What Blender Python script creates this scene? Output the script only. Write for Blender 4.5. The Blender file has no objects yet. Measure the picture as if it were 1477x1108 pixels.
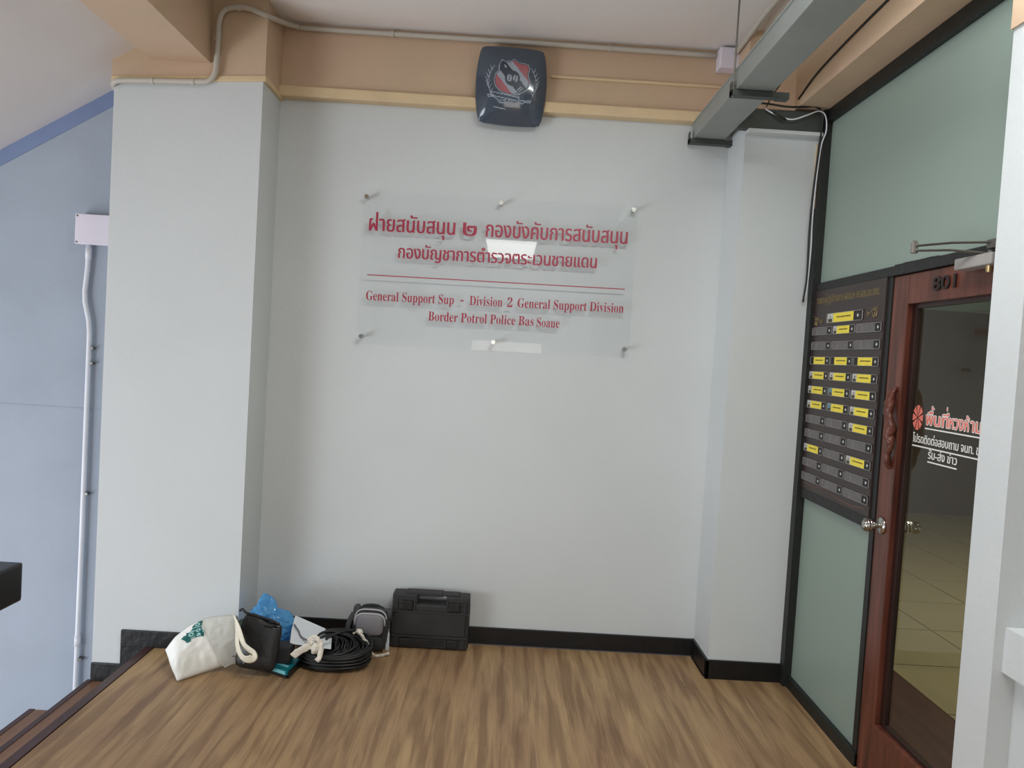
import bpy, bmesh, math, random
from mathutils import Vector, Matrix, noise
from mathutils.geometry import delaunay_2d_cdt
random.seed(7)
PI = math.pi
SC = bpy.context.scene
COL = SC.collection

# ------------------------------------------------------------------ camera
cd = bpy.data.cameras.new('camera'); cam = bpy.data.objects.new('camera', cd); COL.objects.link(cam)
cd.sensor_width = 36.0; cd.lens = 1090.0/1477.0*36.0; cd.clip_start = .02
R_ = Matrix(((0.99817285, -0.05956732, -0.01013382),
             (-0.00779187, 0.03941768, -0.99919244),
             (0.05991866, 0.99744573, 0.03888152)))
cam.matrix_world = Matrix.Translation((0, 0, 1.6)) @ R_.to_4x4()
SC.camera = cam

# ------------------------------------------------------------------ light
SC.view_settings.view_transform = 'Standard'; SC.view_settings.look = 'None'
SC.view_settings.gamma = 1.0; SC.view_settings.use_curve_mapping = False
SC.view_settings.exposure = -0.08
w = bpy.data.worlds.new('sky'); SC.world = w; w.use_nodes = True
bg = w.node_tree.nodes['Background']; bg.inputs[0].default_value = (.72, .84, 1.0, 1); bg.inputs[1].default_value = 0.8

def area(name, loc, target, sx, sy, power, col):
    l = bpy.data.lights.new(name, 'AREA'); l.shape = 'RECTANGLE'; l.size = sx; l.size_y = sy
    l.energy = power; l.color = col
    o = bpy.data.objects.new(name, l); COL.objects.link(o); o.location = loc
    d = Vector(target) - Vector(loc)
    o.rotation_euler = d.to_track_quat('-Z', 'Y').to_euler()
    return o
area('stair_window_light', (-4.8, 1.6, -0.4), (0.5, 2.4, 0.6), 3.4, 1.7, 100, (.90, .94, 1.0))
area('hall_side_window_light', (-4.75, -0.4, 0.5), (1.2, 2.6, 0.9), 2.0, 1.3, 80, (.89, .94, 1.0))
area('rear_door_light', (0.0, -4.9, 0.98), (0, 4, .98), 1.2, 1.66, 22, (1.0, .88, .76))
area('hall_light', (0.65, 1.7, 3.21), (0.65, 1.7, 0), 1.25, 0.35, 58, (.97, 1.0, .985))
area('office_fill_light', (4.2, 4.2, 3.2), (4.2, 4.2, 0), 1.6, 1.6, 110, (1.0, .98, .88))  # unseen fill lamp, added to brighten the office interior

# ------------------------------------------------------------------ materials
def lin(c):
    return tuple(((v/255.0)/12.92 if v/255.0 <= .04045 else ((v/255.0+.055)/1.055)**2.4) for v in c)
def newmat(name):
    m = bpy.data.materials.new(name); m.use_nodes = True
    return m, m.node_tree, m.node_tree.nodes['Principled BSDF']
def mat(name, rgb, rough=.6, metal=0, var=.04, scale=6, bump=0.0, bscale=60, spec=.5, stretch=(1, 1, 1), rgb2=None):
    m, nt, b = newmat(name)
    c = lin(rgb)
    b.inputs['Roughness'].default_value = rough; b.inputs['Metallic'].default_value = metal
    b.inputs['Specular IOR Level'].default_value = spec
    tc = nt.nodes.new('ShaderNodeTexCoord'); mp = nt.nodes.new('ShaderNodeMapping'); mp.inputs['Scale'].default_value = stretch
    nt.links.new(tc.outputs['Object'], mp.inputs[0])
    n = nt.nodes.new('ShaderNodeTexNoise'); n.inputs['Scale'].default_value = scale; n.inputs['Detail'].default_value = 5
    nt.links.new(mp.outputs[0], n.inputs['Vector'])
    r = nt.nodes.new('ShaderNodeValToRGB')
    c2 = lin(rgb2) if rgb2 else c
    r.color_ramp.elements[0].position = .3; r.color_ramp.elements[1].position = .7
    r.color_ramp.elements[0].color = (c[0]*(1-var), c[1]*(1-var), c[2]*(1-var), 1)
    r.color_ramp.elements[1].color = (min(1, c2[0]*(1+var)), min(1, c2[1]*(1+var)), min(1, c2[2]*(1+var)), 1)
    nt.links.new(n.outputs[0], r.inputs[0]); nt.links.new(r.outputs[0], b.inputs['Base Color'])
    if bump:
        n2 = nt.nodes.new('ShaderNodeTexNoise'); n2.inputs['Scale'].default_value = bscale; n2.inputs['Detail'].default_value = 3
        nt.links.new(tc.outputs['Object'], n2.inputs['Vector'])
        bp = nt.nodes.new('ShaderNodeBump'); bp.inputs['Strength'].default_value = bump; bp.inputs['Distance'].default_value = .01
        nt.links.new(n2.outputs[0], bp.inputs['Height']); nt.links.new(bp.outputs[0], b.inputs['Normal'])
    return m
WALL = mat('grey_wall_paint', (203, 207, 207), .75, var=.018, scale=2.2, bump=.12, bscale=45, spec=.3)
BLUEW = mat('blue_grey_wall_paint', (160, 169, 181), .7, var=.05, scale=3, bump=.12, bscale=40, spec=.3)
BLUEBAND = mat('light_blue_band', (120, 136, 170), .7, var=.05, scale=8)
BEIGE = mat('beige_beam_paint', (198, 175, 146), .7, var=.03, scale=2.5, bump=.15, bscale=30, spec=.3, rgb2=(202, 172, 148))
BEIGE2 = mat('pale_beige_moulding_paint', (214, 190, 152), .7, var=.05, scale=8, bump=.2, bscale=60)
CEIL = mat('ceiling_paint', (232, 226, 222), .8, var=.02, scale=1.5, bump=.06, bscale=40, spec=.2)
BLACKP = mat('black_gloss_paint', (13, 14, 16), .42, var=.25, scale=14, bump=.25, bscale=30)
FRAMEK = mat('black_painted_timber', (26, 28, 26), .5, var=.25, scale=18, bump=.2, bscale=50)
STAIR = mat('brown_stair_tread', (134, 98, 72), .45, var=.15, scale=3, stretch=(14, 1, 14), bump=.05)
NOSE = mat('dark_brown_nosing', (70, 44, 40), .4, var=.2, scale=4, stretch=(10, 1, 10))
DOORW = mat('varnished_red_brown_wood', (86, 45, 34), .32, var=.38, scale=5, stretch=(5, 5, .5), bump=.08, bscale=30, rgb2=(98, 53, 40))
DOORD = mat('dark_varnished_wood', (42, 23, 19), .35, var=.3, scale=4, stretch=(6, 6, .8))
CARVE = mat('carved_handle_wood', (92, 47, 34), .4, var=.3, scale=20, bump=.6, bscale=40)
STEEL = mat('polished_steel', (200, 198, 192), .18, 1, var=.03)
STEELD = mat('dull_grey_metal', (120, 118, 112), .4, .8, var=.05)
TRAY = mat('grey_galvanised_trunking', (150, 155, 151), .5, .25, var=.05, scale=5)
TRAYD = mat('dark_green_grey_metal', (66, 71, 67), .5, .2, var=.15, scale=8)
PIPE = mat('painted_conduit', (190, 184, 172), .5, var=.03)
PIPEW = mat('white_plastic_conduit', (226, 228, 234), .4, var=.03)
BOXW = mat('white_plastic_box', (222, 216, 226), .45, var=.02)
BOARD = mat('dark_brown_board', (50, 38, 36), .35, var=.06, scale=10)
CARD = mat('yellow_card', (236, 216, 72), .6, var=.06, scale=30)
CARDW = mat('pale_photo_print', (190, 190, 186), .6, var=.25, scale=60)
CARDB = mat('blue_photo_print', (110, 150, 160), .6, var=.3, scale=60)
SLIDE = mat('clear_grey_slot_plastic', (96, 92, 92), .25, var=.08, scale=40)
SLOTE = mat('slot_edge_plastic', (140, 136, 134), .3, var=.05)
BLACKC = mat('black_marker_card', (18, 16, 16), .5, var=.1)
WHITE = mat('white_print', (215, 214, 210), .5, var=.02)
INK = mat('dark_ink', (70, 60, 30), .6, var=.02)
GOLD = mat('gold_print', (122, 106, 70), .45, .1, var=.1, scale=30)
REDT = mat('crimson_sign_letters', (158, 40, 66), .4, var=.03)
REDG = mat('coral_red_vinyl', (226, 120, 106), .5, var=.05)
WHT = mat('white_vinyl', (228, 226, 220), .5, var=.02)
DIGIT = mat('black_door_numeral', (28, 18, 16), .4, var=.02)
CANVAS = mat('white_cotton_canvas', (238, 238, 232), .85, var=.02, scale=8, bump=.5, bscale=14)
STRAP = mat('cream_cotton_webbing', (225, 218, 198), .85, var=.03, bump=.2, bscale=90)
TEALI = mat('teal_ink', (14, 92, 90), .7, var=.12, scale=40)
TEALP = mat('pale_teal_ink', (160, 205, 200), .7, var=.08, scale=40)
BLKPL = mat('black_moulded_plastic', (24, 24, 25), .38, var=.1, scale=20, bump=.15, bscale=60)
CASEM = mat('black_case_plastic', (38, 38, 38), .5, var=.2, scale=9, bump=.4, bscale=240)
CABLE = mat('black_rubber_cable', (16, 17, 17), .45, var=.1)
TEAL = mat('teal_plastic', (22, 112, 122), .28, var=.08)
TEALL = mat('pale_teal_label', (120, 190, 200), .3, var=.08)
PAPER = mat('white_card_sheet', (222, 228, 232), .55, var=.01)
CLOTH = mat('white_cloth_tie', (232, 226, 212), .85, var=.05, scale=20, bump=.6, bscale=60)
BAGG = mat('charcoal_nylon', (72, 72, 75), .75, var=.1, scale=20, bump=.35, bscale=220)
BAGD = mat('dark_nylon', (42, 42, 44), .75, var=.1, scale=20, bump=.3, bscale=200)
BAGL = mat('light_grey_nylon', (132, 130, 134), .7, var=.04, scale=20, bump=.3, bscale=260)
PIPING = mat('silver_piping', (186, 184, 186), .45, var=.02)
INTW = mat('dark_office_partition', (98, 86, 77), .6, var=.06, scale=2)
INTL = mat('pale_green_office_wall', (150, 168, 160), .7, var=.03)
INTF = mat('olive_office_tile', (150, 138, 108), .3, var=.06, scale=3)
INTB = mat('brown_office_tile', (112, 84, 66), .3, var=.06, scale=3)
EMB = mat('dark_blue_acrylic', (70, 80, 92), .07, var=.03, scale=4, spec=.6)
EMW = mat('emblem_pale_grey', (150, 160, 172), .35, var=.06, scale=30)
EMR = mat('emblem_red', (160, 92, 98), .35, var=.06, scale=30)
EMK = mat('emblem_black', (50, 58, 68), .3, var=.03)

# wood plank floor: the grain runs along Y in world space
def wood_floor():
    m, nt, b = newmat('brown_wood_floor')
    N = nt.nodes.new; L = nt.links.new
    g = N('ShaderNodeNewGeometry'); oi = N('ShaderNodeObjectInfo')
    add = N('ShaderNodeVectorMath'); add.operation = 'MULTIPLY_ADD'
    cmb = N('ShaderNodeCombineXYZ'); cmb.inputs[1].default_value = .37
    add.inputs[1].default_value = (1, 1, 1)
    L(g.outputs['Position'], add.inputs[0]); L(cmb.outputs[0], add.inputs[2])
    def nz(sc, stretch, det=5, dist=0):
        mp = N('ShaderNodeMapping'); mp.inputs['Scale'].default_value = stretch; L(add.outputs[0], mp.inputs[0])
        n = N('ShaderNodeTexNoise'); n.inputs['Scale'].default_value = sc; n.inputs['Detail'].default_value = det; n.inputs['Distortion'].default_value = dist
        L(mp.outputs[0], n.inputs['Vector']); return n
    def ramp(src, a, ca, bb, cb):
        r = N('ShaderNodeValToRGB'); r.color_ramp.elements[0].position = a; r.color_ramp.elements[1].position = bb
        r.color_ramp.elements[0].color = (*ca, 1); r.color_ramp.elements[1].color = (*cb, 1); L(src, r.inputs[0]); return r
    def mul(a, b_, f=1.0):
        mx = N('ShaderNodeMix'); mx.data_type = 'RGBA'; mx.blend_type = 'MULTIPLY'; mx.inputs[0].default_value = f
        L(a, mx.inputs[6]); L(b_, mx.inputs[7]); return mx.outputs[2]
    base = ramp(nz(1.0, (5, 1.1, 1), 3).outputs[0], .34, lin((158, 126, 94)), .66, lin((180, 150, 110)))
    streak = ramp(nz(1.0, (22, 1.6, 1), 4, .5).outputs[0], .38, (.52, .46, .44), .56, (1, 1, 1))
    fine = ramp(nz(1.0, (120, 5, 1), 4, .3).outputs[0], .3, (.82, .80, .78), .65, (1.06, 1.05, 1.03))
    c = mul(base.outputs[0], streak.outputs[0], .75); c = mul(c, fine.outputs[0], .8)
    L(c, b.inputs['Base Color']); b.inputs['Roughness'].default_value = .46; b.inputs['Specular IOR Level'].default_value = .4
    bp = N('ShaderNodeBump'); bp.inputs['Strength'].default_value = .08; bp.inputs['Distance'].default_value = .003
    L(fine.outputs[0], bp.inputs['Height']); L(bp.outputs[0], b.inputs['Normal'])
    return m
FLOOR = wood_floor()

def frosted():
    m, nt, b = newmat('frosted_green_glass')
    N = nt.nodes.new; L = nt.links.new
    out = nt.nodes['Material Output']
    b.inputs['Base Color'].default_value = (*lin((160, 176, 168)), 1); b.inputs['Roughness'].default_value = .4
    tr = N('ShaderNodeBsdfTranslucent'); tr.inputs[0].default_value = (*lin((200, 210, 196)), 1)
    mx = N('ShaderNodeMixShader'); mx.inputs[0].default_value = .33
    L(b.outputs[0], mx.inputs[1]); L(tr.outputs[0], mx.inputs[2]); L(mx.outputs[0], out.inputs[0])
    return m
FROST = frosted()
def clear(name, tint, rough=.02, ior=1.5):
    m = bpy.data.materials.new(name); m.use_nodes = True; nt = m.node_tree; nt.nodes.clear()
    N = nt.nodes.new; L = nt.links.new
    out = N('ShaderNodeOutputMaterial'); t = N('ShaderNodeBsdfTransparent'); t.inputs[0].default_value = (*tint, 1)
    g = N('ShaderNodeBsdfGlossy'); g.inputs['Roughness'].default_value = rough
    fr = N('ShaderNodeFresnel'); fr.inputs[0].default_value = ior
    mx = N('ShaderNodeMixShader')
    geo = N('ShaderNodeNewGeometry'); ml = N('ShaderNodeMath'); ml.operation = 'MULTIPLY_ADD'; ml.inputs[1].default_value = -1; ml.inputs[2].default_value = 1
    L(geo.outputs['Backfacing'], ml.inputs[0]); m2 = N('ShaderNodeMath'); m2.operation = 'MULTIPLY'
    L(ml.outputs[0], m2.inputs[0]); L(fr.outputs[0], m2.inputs[1]); L(m2.outputs[0], mx.inputs[0]); L(t.outputs[0], mx.inputs[1]); L(g.outputs[0], mx.inputs[2]); L(mx.outputs[0], out.inputs[0])
    return m
ACRYL = clear('clear_acrylic', (.99, .995, .995))
GLASS = clear('door_glass', (.86, .87, .82))
def film():
    m, nt, b = newmat('blue_plastic_film')
    b.inputs['Base Color'].default_value = (*lin((112, 190, 238)), 1); b.inputs['Roughness'].default_value = .18
    tr = nt.nodes.new('ShaderNodeBsdfTranslucent'); tr.inputs[0].default_value = (*lin((90, 185, 245)), 1)
    mx = nt.nodes.new('ShaderNodeMixShader'); mx.inputs[0].default_value = .4
    nt.links.new(b.outputs[0], mx.inputs[1]); nt.links.new(tr.outputs[0], mx.inputs[2]); nt.links.new(mx.outputs[0], nt.nodes['Material Output'].inputs[0])
    return m
BFILM = film()
def emit(name, rgb, s):
    m, nt, b = newmat(name)
    b.inputs['Emission Color'].default_value = (*rgb, 1); b.inputs['Emission Strength'].default_value = s
    return m
LAMP = emit('lamp_diffuser', (1, 1, .97), 14)

# ------------------------------------------------------------------ helpers
def nvec(v):
    return Vector((noise.noise(v), noise.noise(v+Vector((31.7, 5.1, 0))), noise.noise(v+Vector((7.3, 47.9, 11.2)))))
def link(name, me, m=None, parent=None, smooth=False):
    o = bpy.data.objects.new(name, me); COL.objects.link(o)
    if m:
        for x in (m if isinstance(m, (list, tuple)) else [m]): me.materials.append(x)
    if parent: o.parent = parent
    if smooth:
        for p in me.polygons: p.use_smooth = True
    return o
def obj(name, bm, m, parent=None, smooth=False, base=None):
    me = bpy.data.meshes.new(name); bmesh.ops.recalc_face_normals(bm, faces=bm.faces[:]); bm.to_mesh(me); bm.free()
    return link(name, me, m, parent, smooth)
def tag(o, label, cat, group=None):
    o['label'] = label; o['category'] = cat
    if group: o['group'] = group
    return o
def thing(name, label, cat, loc=(0, 0, 0), group=None):
    o = bpy.data.objects.new(name, None); COL.objects.link(o); o.location = loc; o.empty_display_size = .05
    return tag(o, label, cat, group)
def box(bm, x0, x1, y0, y1, z0, z1, bev=0):
    r = bmesh.ops.create_cube(bm, size=1)
    for v in r['verts']:
        v.co = Vector((x0+(v.co.x+.5)*(x1-x0), y0+(v.co.y+.5)*(y1-y0), z0+(v.co.z+.5)*(z1-z0)))
    if bev:
        es = list({e for v in r['verts'] for e in v.link_edges})
        bmesh.ops.bevel(bm, geom=es, offset=bev, segments=2, affect='EDGES', profile=.6)
def B(name, x0, x1, y0, y1, z0, z1, m, parent=None, bev=0):
    bm = bmesh.new(); box(bm, x0, x1, y0, y1, z0, z1, bev)
    if parent:
        inv = parent.matrix_world.inverted() if False else Matrix.Translation(-Vector(parent.location))
        bm.transform(inv)
    return obj(name, bm, m, parent)
def struct(o, label=None):
    o['kind'] = 'structure'
    if label: o['label'] = label
    return o
def tube(bm, pts, r, seg=8, flat=None, up=None, cap=True):
    """sweep a circle (or, with flat=(a, b), an ellipse) along points"""
    pts = [Vector(p) for p in pts]; rings = []
    prev = None
    for i, p in enumerate(pts):
        t = (pts[min(i+1, len(pts)-1)] - pts[max(i-1, 0)]).normalized()
        u = Vector(up) if up else (prev or (Vector((0, 0, 1)) if abs(t.z) < .9 else Vector((1, 0, 0))))
        a = (u - t*u.dot(t))
        a = a.normalized() if a.length > 1e-6 else t.orthogonal().normalized()
        if not up: prev = a
        b_ = t.cross(a)
        ra, rb = (flat if flat else (r, r))
        if callable(r): ra = rb = r(i/(len(pts)-1))
        rings.append([bm.verts.new(p + a*math.cos(2*PI*k/seg)*ra + b_*math.sin(2*PI*k/seg)*rb) for k in range(seg)])
    for i in range(len(rings)-1):
        for k in range(seg):
            bm.faces.new((rings[i][k], rings[i][(k+1) % seg], rings[i+1][(k+1) % seg], rings[i+1][k]))
    if cap:
        bm.faces.new(rings[0][::-1]); bm.faces.new(rings[-1])
def smooth_path(pts, n=6):
    P = [Vector(p) for p in pts]; P = [P[0]*2-P[1]] + P + [P[-1]*2-P[-2]]; out = []
    for i in range(1, len(P)-2):
        a, b_, c, d = P[i-1:i+3]
        for k in range(n):
            t = k/n
            out.append(.5*((2*b_)+(c-a)*t+(2*a-5*b_+4*c-d)*t*t+(3*b_-a-3*c+d)*t*t*t))
    out.append(P[-2]); return out
def off(parent):
    return Matrix.Translation(-Vector(parent.location)) if parent else Matrix.Identity(4)
def cyl(bm, a, b_, r, seg=16, r2=None):
    a, b_ = Vector(a), Vector(b_); d = b_-a
    q = d.to_track_quat('Z', 'Y').to_matrix().to_4x4()
    bmesh.ops.create_cone(bm, cap_ends=True, segments=seg, radius1=r, radius2=r if r2 is None else r2, depth=d.length, matrix=Matrix.Translation((a+b_)/2) @ q)
def text_mesh(s, strike=0.0, res=3, grow=0.0):
    """flat glyph mesh of a string (em units); overlapping contours are united by winding number.
    strike repeats the contours a little to the right (bolder stems), grow fattens all round"""
    c = bpy.data.curves.new('lettering', 'FONT'); c.body = s; c.fill_mode = 'NONE'; c.resolution_u = res
    o = bpy.data.objects.new('lettering', c); COL.objects.link(o)
    dg = bpy.context.evaluated_depsgraph_get()
    me = bpy.data.meshes.new_from_object(o.evaluated_get(dg))
    bpy.data.objects.remove(o); bpy.data.curves.remove(c)
    nb = {}
    for e in me.edges:
        a, b_ = e.vertices; nb.setdefault(a, []).append(b_); nb.setdefault(b_, []).append(a)
    co = [v.co.to_2d() for v in me.vertices]; seen = set(); loops = []
    for v0 in range(len(co)):
        if v0 in seen or v0 not in nb: continue
        lp = [v0]; seen.add(v0); cur = v0+1 if v0+1 in nb[v0] else nb[v0][0]
        while cur not in seen:
            lp.append(cur); seen.add(cur)
            nx = [q for q in nb[cur] if q not in seen]
            if not nx: break
            cur = cur+1 if cur+1 in nx else nx[0]
        if len(lp) > 2: loops.append([co[q] for q in lp])
    bpy.data.meshes.remove(me)
    groups = []                       # contours that touch in x form one group
    for lp in sorted(loops, key=lambda l: min(p.x for p in l)):
        x0, x1 = min(p.x for p in lp), max(p.x for p in lp)
        if groups and x0 <= groups[-1][1]+.004: groups[-1][0].append(lp); groups[-1][1] = max(groups[-1][1], x1)
        else: groups.append([[lp], x1])
    base = bmesh.new()
    for lps, _ in groups:
        vs, es, segs = [], [], []
        for lp in lps:
            n0 = len(vs); n = len(lp); vs += [Vector((p.x, p.y)) for p in lp]
            es += [(n0+k, n0+(k+1) % n) for k in range(n)]
            segs += [(lp[k].x, lp[k].y, lp[(k+1) % n].x, lp[(k+1) % n].y) for k in range(n)]
        rv, _, rf, _, _, _ = delaunay_2d_cdt(vs, es, [], 0, 1e-6)
        bv = {}
        for f_ in rf:
            cx = sum(rv[q].x for q in f_)/len(f_); cy = sum(rv[q].y for q in f_)/len(f_); wn = 0
            for ax_, ay_, bx_, by_ in segs:
                if (ay_ > cy) != (by_ > cy) and cx < ax_+(cy-ay_)*(bx_-ax_)/(by_-ay_): wn += 1 if by_ > ay_ else -1
            if not wn: continue
            for q in f_:
                if q not in bv: bv[q] = base.verts.new((rv[q].x, rv[q].y, 0))
            base.faces.new([bv[q] for q in f_])
    shifts = [(0, 0)]
    if strike: shifts += [(strike*t, 0) for t in ((1,) if strike < .05 else (.5, 1))]
    if grow: shifts = [(a+grow*math.cos(t*PI/4), grow*math.sin(t*PI/4)) for a, _ in shifts for t in range(8)]
    out = bmesh.new(); m0 = bpy.data.meshes.new('glyphs'); base.to_mesh(m0); base.free()
    for k, (dx, dy) in enumerate(shifts):
        n0 = len(out.verts); out.from_mesh(m0); out.verts.ensure_lookup_table()
        for v in out.verts[n0:]: v.co += Vector((dx, dy, k*.001))
    bpy.data.meshes.remove(m0)
    return out
def bold(s):
    o = ''
    for c in s:
        if 'A' <= c <= 'Z': o += chr(0x1D400+ord(c)-65)
        elif 'a' <= c <= 'z': o += chr(0x1D41A+ord(c)-97)
        elif '0' <= c <= '9': o += chr(0x1D7CE+ord(c)-48)
        else: o += c
    return o
def fit(bm, width, height_scale, mtx, thick=0.0):
    """scale glyphs so that the run is `width` wide and 1 em is `height_scale` high, then place with mtx"""
    xs = [v.co.x for v in bm.verts]; x0, x1 = min(xs), max(xs)
    s = width/(x1-x0)
    for v in bm.verts: v.co = Vector(((v.co.x-x0)*s, v.co.y*height_scale, v.co.z*.02))
    if thick:
        r = bmesh.ops.extrude_face_region(bm, geom=bm.faces[:])
        for v in r['geom']:
            if isinstance(v, bmesh.types.BMVert): v.co.z += thick
    bm.transform(mtx); return bm

# wall frames: text on the back wall faces -Y; text on the door wall faces -X
def on_back(x, y, z): return Matrix(((1, 0, 0, x), (0, 0, -1, y), (0, 1, 0, z), (0, 0, 0, 1)))
def on_side(x, y, z): return Matrix(((0, 0, -1, x), (-1, 0, 0, y), (0, 1, 0, z), (0, 0, 0, 1)))

YB, YC, XG = 4.11, 3.82, 1.53
ZC, ZB = 3.28, 2.90       # ceiling, paint line
# ================================================================== SETTING
# floor with planks
fl = struct(B('floor', -1.735, 3.0, -9.0, YB+.1, -.16, -.004, NOSE), 'brown wood plank floor of the landing')
pw, pl = .148, 1.22
bmp = bmesh.new(); box(bmp, 0, pw-.0006, 0, pl-.0006, -.004, 0)
pme = bpy.data.meshes.new('plank'); bmp.to_mesh(pme); bmp.free(); pme.materials.append(FLOOR)
def plank_cut(x0, x1, y0, y1):
    bm = bmesh.new(); box(bm, x0, x1-.0006, y0, y1-.0006, -.004, 0); o = obj('plank', bm, FLOOR, fl); return o
x = -1.70; k = 0
while x < 1.53:
    y = YB - ((k*.43) % pl) - .002
    x1 = min(x+pw, 1.555)
    ytop = YB if x > -1.30 and x < 1.10 else YC+.02
    yy = ytop
    nxt = y
    while yy > -.4:
        while nxt >= yy: nxt -= pl
        y0 = nxt
        if yy - y0 > pl-.01 and x1-x > pw-.001:
            o = bpy.data.objects.new('plank', pme); COL.objects.link(o); o.parent = fl; o.location = (x, y0, 0)
        else: plank_cut(x, x1, y0, yy)
        yy = y0
    x += pw; k += 1
B('floor_nosing', -1.745, -1.703, -3.0, YC, -.03, .004, NOSE, fl)
B('rear_floor_covering', -1.70, 3.0, -9.0, -1.7, -.004, 0, FLOOR, fl)

# recess wall (faces -Y)
struct(B('wall_back', -1.30, 1.14, YB, YB+.12, -.1, 3.4, WALL), 'smooth grey back wall of the recess')
# left column
cl = struct(B('wall_left_column', -2.02, -1.285, YC, YB+.1, -3.2, 2.885, WALL), 'grey plastered column beside the stairs')
cr = struct(B('wall_right_column', 1.13, 1.60, YC, YB+.1, -.1, 2.885, WALL), 'grey plastered column beside the office door')
# upper beige parts
struct(B('beam_back', -1.30, 1.14, YB-.03, YB+.12, 2.945, ZC+.1, BEIGE), 'beige beam above the grey recess wall')
bmx = bmesh.new(); box(bmx, -1.295, 1.14, YB-.065, YB+.05, 2.89, 2.945, .008); struct(obj('trim_1', bmx, BEIGE2))
bmx = bmesh.new(); box(bmx, -2.03, -1.275, YC-.006, YB+.1, 2.905, ZC+.1)
for v in bmx.verts:
    if v.co.z < 3: v.co.z -= .048*max(0, (-1.275-v.co.x)/.755)
struct(obj('beam_left_column_top', bmx, BEIGE), 'beige upper part of the column by the stairs')
bmx = bmesh.new(); box(bmx, -2.03, -1.268, YC-.014, YB, 2.878, 2.905, .005)
for v in bmx.verts: v.co.z -= .048*max(0, (-1.275-v.co.x)/.755)
struct(obj('trim_2', bmx, BEIGE2))
struct(B('beam_right_column_top', 1.12, 1.62, YC-.006, YB+.1, 2.885, ZC+.1, BEIGE), 'beige upper part of the column by the office')
bmx = bmesh.new(); box(bmx, .15, 1.12, YB-.045, YB, 3.078, 3.092, .003); struct(obj('trim_3', bmx, BEIGE2))
struct(B('beam_stairs', -1.845, -1.545, -3.0, YC+.05, 2.95, ZC+.1, BEIGE), 'beige beam over the stair edge')
struct(B('beam_office', 1.365, 1.62, 2.0, YC+.05, 2.90, ZC+.1, BEIGE), 'beige beam over the office glazing')
struct(B('ceiling', -1.60, 3.0, -9.0, YB+.1, ZC, ZC+.12, CEIL), 'off-white flat ceiling')
# sloping underside of the upper stair flight
bm = bmesh.new(); s = .60
def soff(x): return 2.865 + s*(x+2.15)
p = [(-1.845, soff(-1.845)), (-4.4, soff(-4.4)), (-4.4, soff(-4.4)+.2), (-1.845, soff(-1.845)+.2)]
v0 = [bm.verts.new((a, -1.2, b_)) for a, b_ in p]; v1 = [bm.verts.new((a, YB+.05, b_)) for a, b_ in p]
bm.faces.new(v0); bm.faces.new(v1[::-1])
for i in range(4): bm.faces.new((v0[i], v0[(i+1) % 4], v1[(i+1) % 4], v1[i]))
struct(obj('ceiling_stairs', bm, CEIL), 'sloping off-white underside of the upper stairs')
# stair wall, blue grey, with a thin bluer strip under the slope
YS = 4.06
ws = struct(B('wall_stairs', -5.2, -1.95, YS, YS+.15, -3.4, 3.4, BLUEW), 'blue-grey painted stairwell wall')
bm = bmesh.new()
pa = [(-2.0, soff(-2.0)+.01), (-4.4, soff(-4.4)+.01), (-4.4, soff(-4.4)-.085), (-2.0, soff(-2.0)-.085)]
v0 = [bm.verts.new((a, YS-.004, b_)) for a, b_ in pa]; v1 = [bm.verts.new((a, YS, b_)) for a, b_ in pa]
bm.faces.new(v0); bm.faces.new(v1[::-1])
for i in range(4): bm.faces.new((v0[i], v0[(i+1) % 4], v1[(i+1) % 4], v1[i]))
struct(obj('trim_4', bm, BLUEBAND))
struct(B('trim_5', -4.6, -2.03, YS-.0025, YS, 1.172, 1.177, BLUEW))
struct(B('ceiling_sky_block', -5.2, -1.6, -9.2, -1.2, ZC, ZC+.12, CEIL))  # unseen slab, added to keep sky light from coming in overhead
struct(B('wall_left_sky_block', -5.2, -5.0, -9.2, -3.0, -3.4, 3.4, WALL))  # unseen wall, added to block sky light at the left rear
struct(B('wall_rear_sky_block', -5.2, -1.9, -9.3, -9.2, -3.4, 3.4, WALL))  # unseen wall, closes the rear corner against sky light
# outer stairwell wall, open where its window is
ow = struct(B('wall_left', -5.2, -5.0, -3.0, YS+.1, -3.4, -1.25, WALL), 'outer stairwell wall around the window opening')
B('wall_upper_part', -5.2, -5.0, -3.0, YS+.1, 1.5, 3.4, WALL, ow)
B('wall_pier', -5.2, -5.0, -3.0, -1.45, -1.25, 1.5, WALL, ow)
# stairs
st = struct(bpy.data.objects.new('stairs', None), 'brown stairs going down beside the landing'); COL.objects.link(st)
for i in range(9):
    xo = -1.735-.29*i; z = -.19-.17*i
    B('tread', xo-.295, xo, -1.2, YC, z-.16, z, STAIR, st)
    B('tread_nosing', xo-.303, xo-.275, -1.2, YC+.001, z-.03, z+.003, NOSE, st)
# rear of the hall and right side (behind and beside the viewer)
struct(B('wall_rear', -3.0, -1.9, -9.2, -9.0, -.1, 3.4, WALL))
struct(B('wall_rear_end', 1.9, 3.2, -9.2, -9.0, -.1, 3.4, WALL))
struct(B('wall_right', 3.0, 3.15, -9.0, 2.2, -.1, 3.4, WALL))
# pillar by the office door: lit edge and grey face
pr = struct(B('wall_right_pillar', 1.402, 3.1, 2.06, 2.20, -.1, 2.62, WALL), 'white-edged grey wall pillar beside the office door')
struct(B('beam_pillar_top', 1.396, 3.1, 2.055, 2.205, 2.62, ZC+.05, BEIGE), 'beige band above the wall pillar')
lg = struct(B('trim_6', 1.43, 1.68, .1, 2.06, .80, .926, WALL), 'white ledge against the grey pillar')
B('ledge_wall', 1.47, 1.66, .1, 2.06, -.01, .80, WALL, lg)

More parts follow.
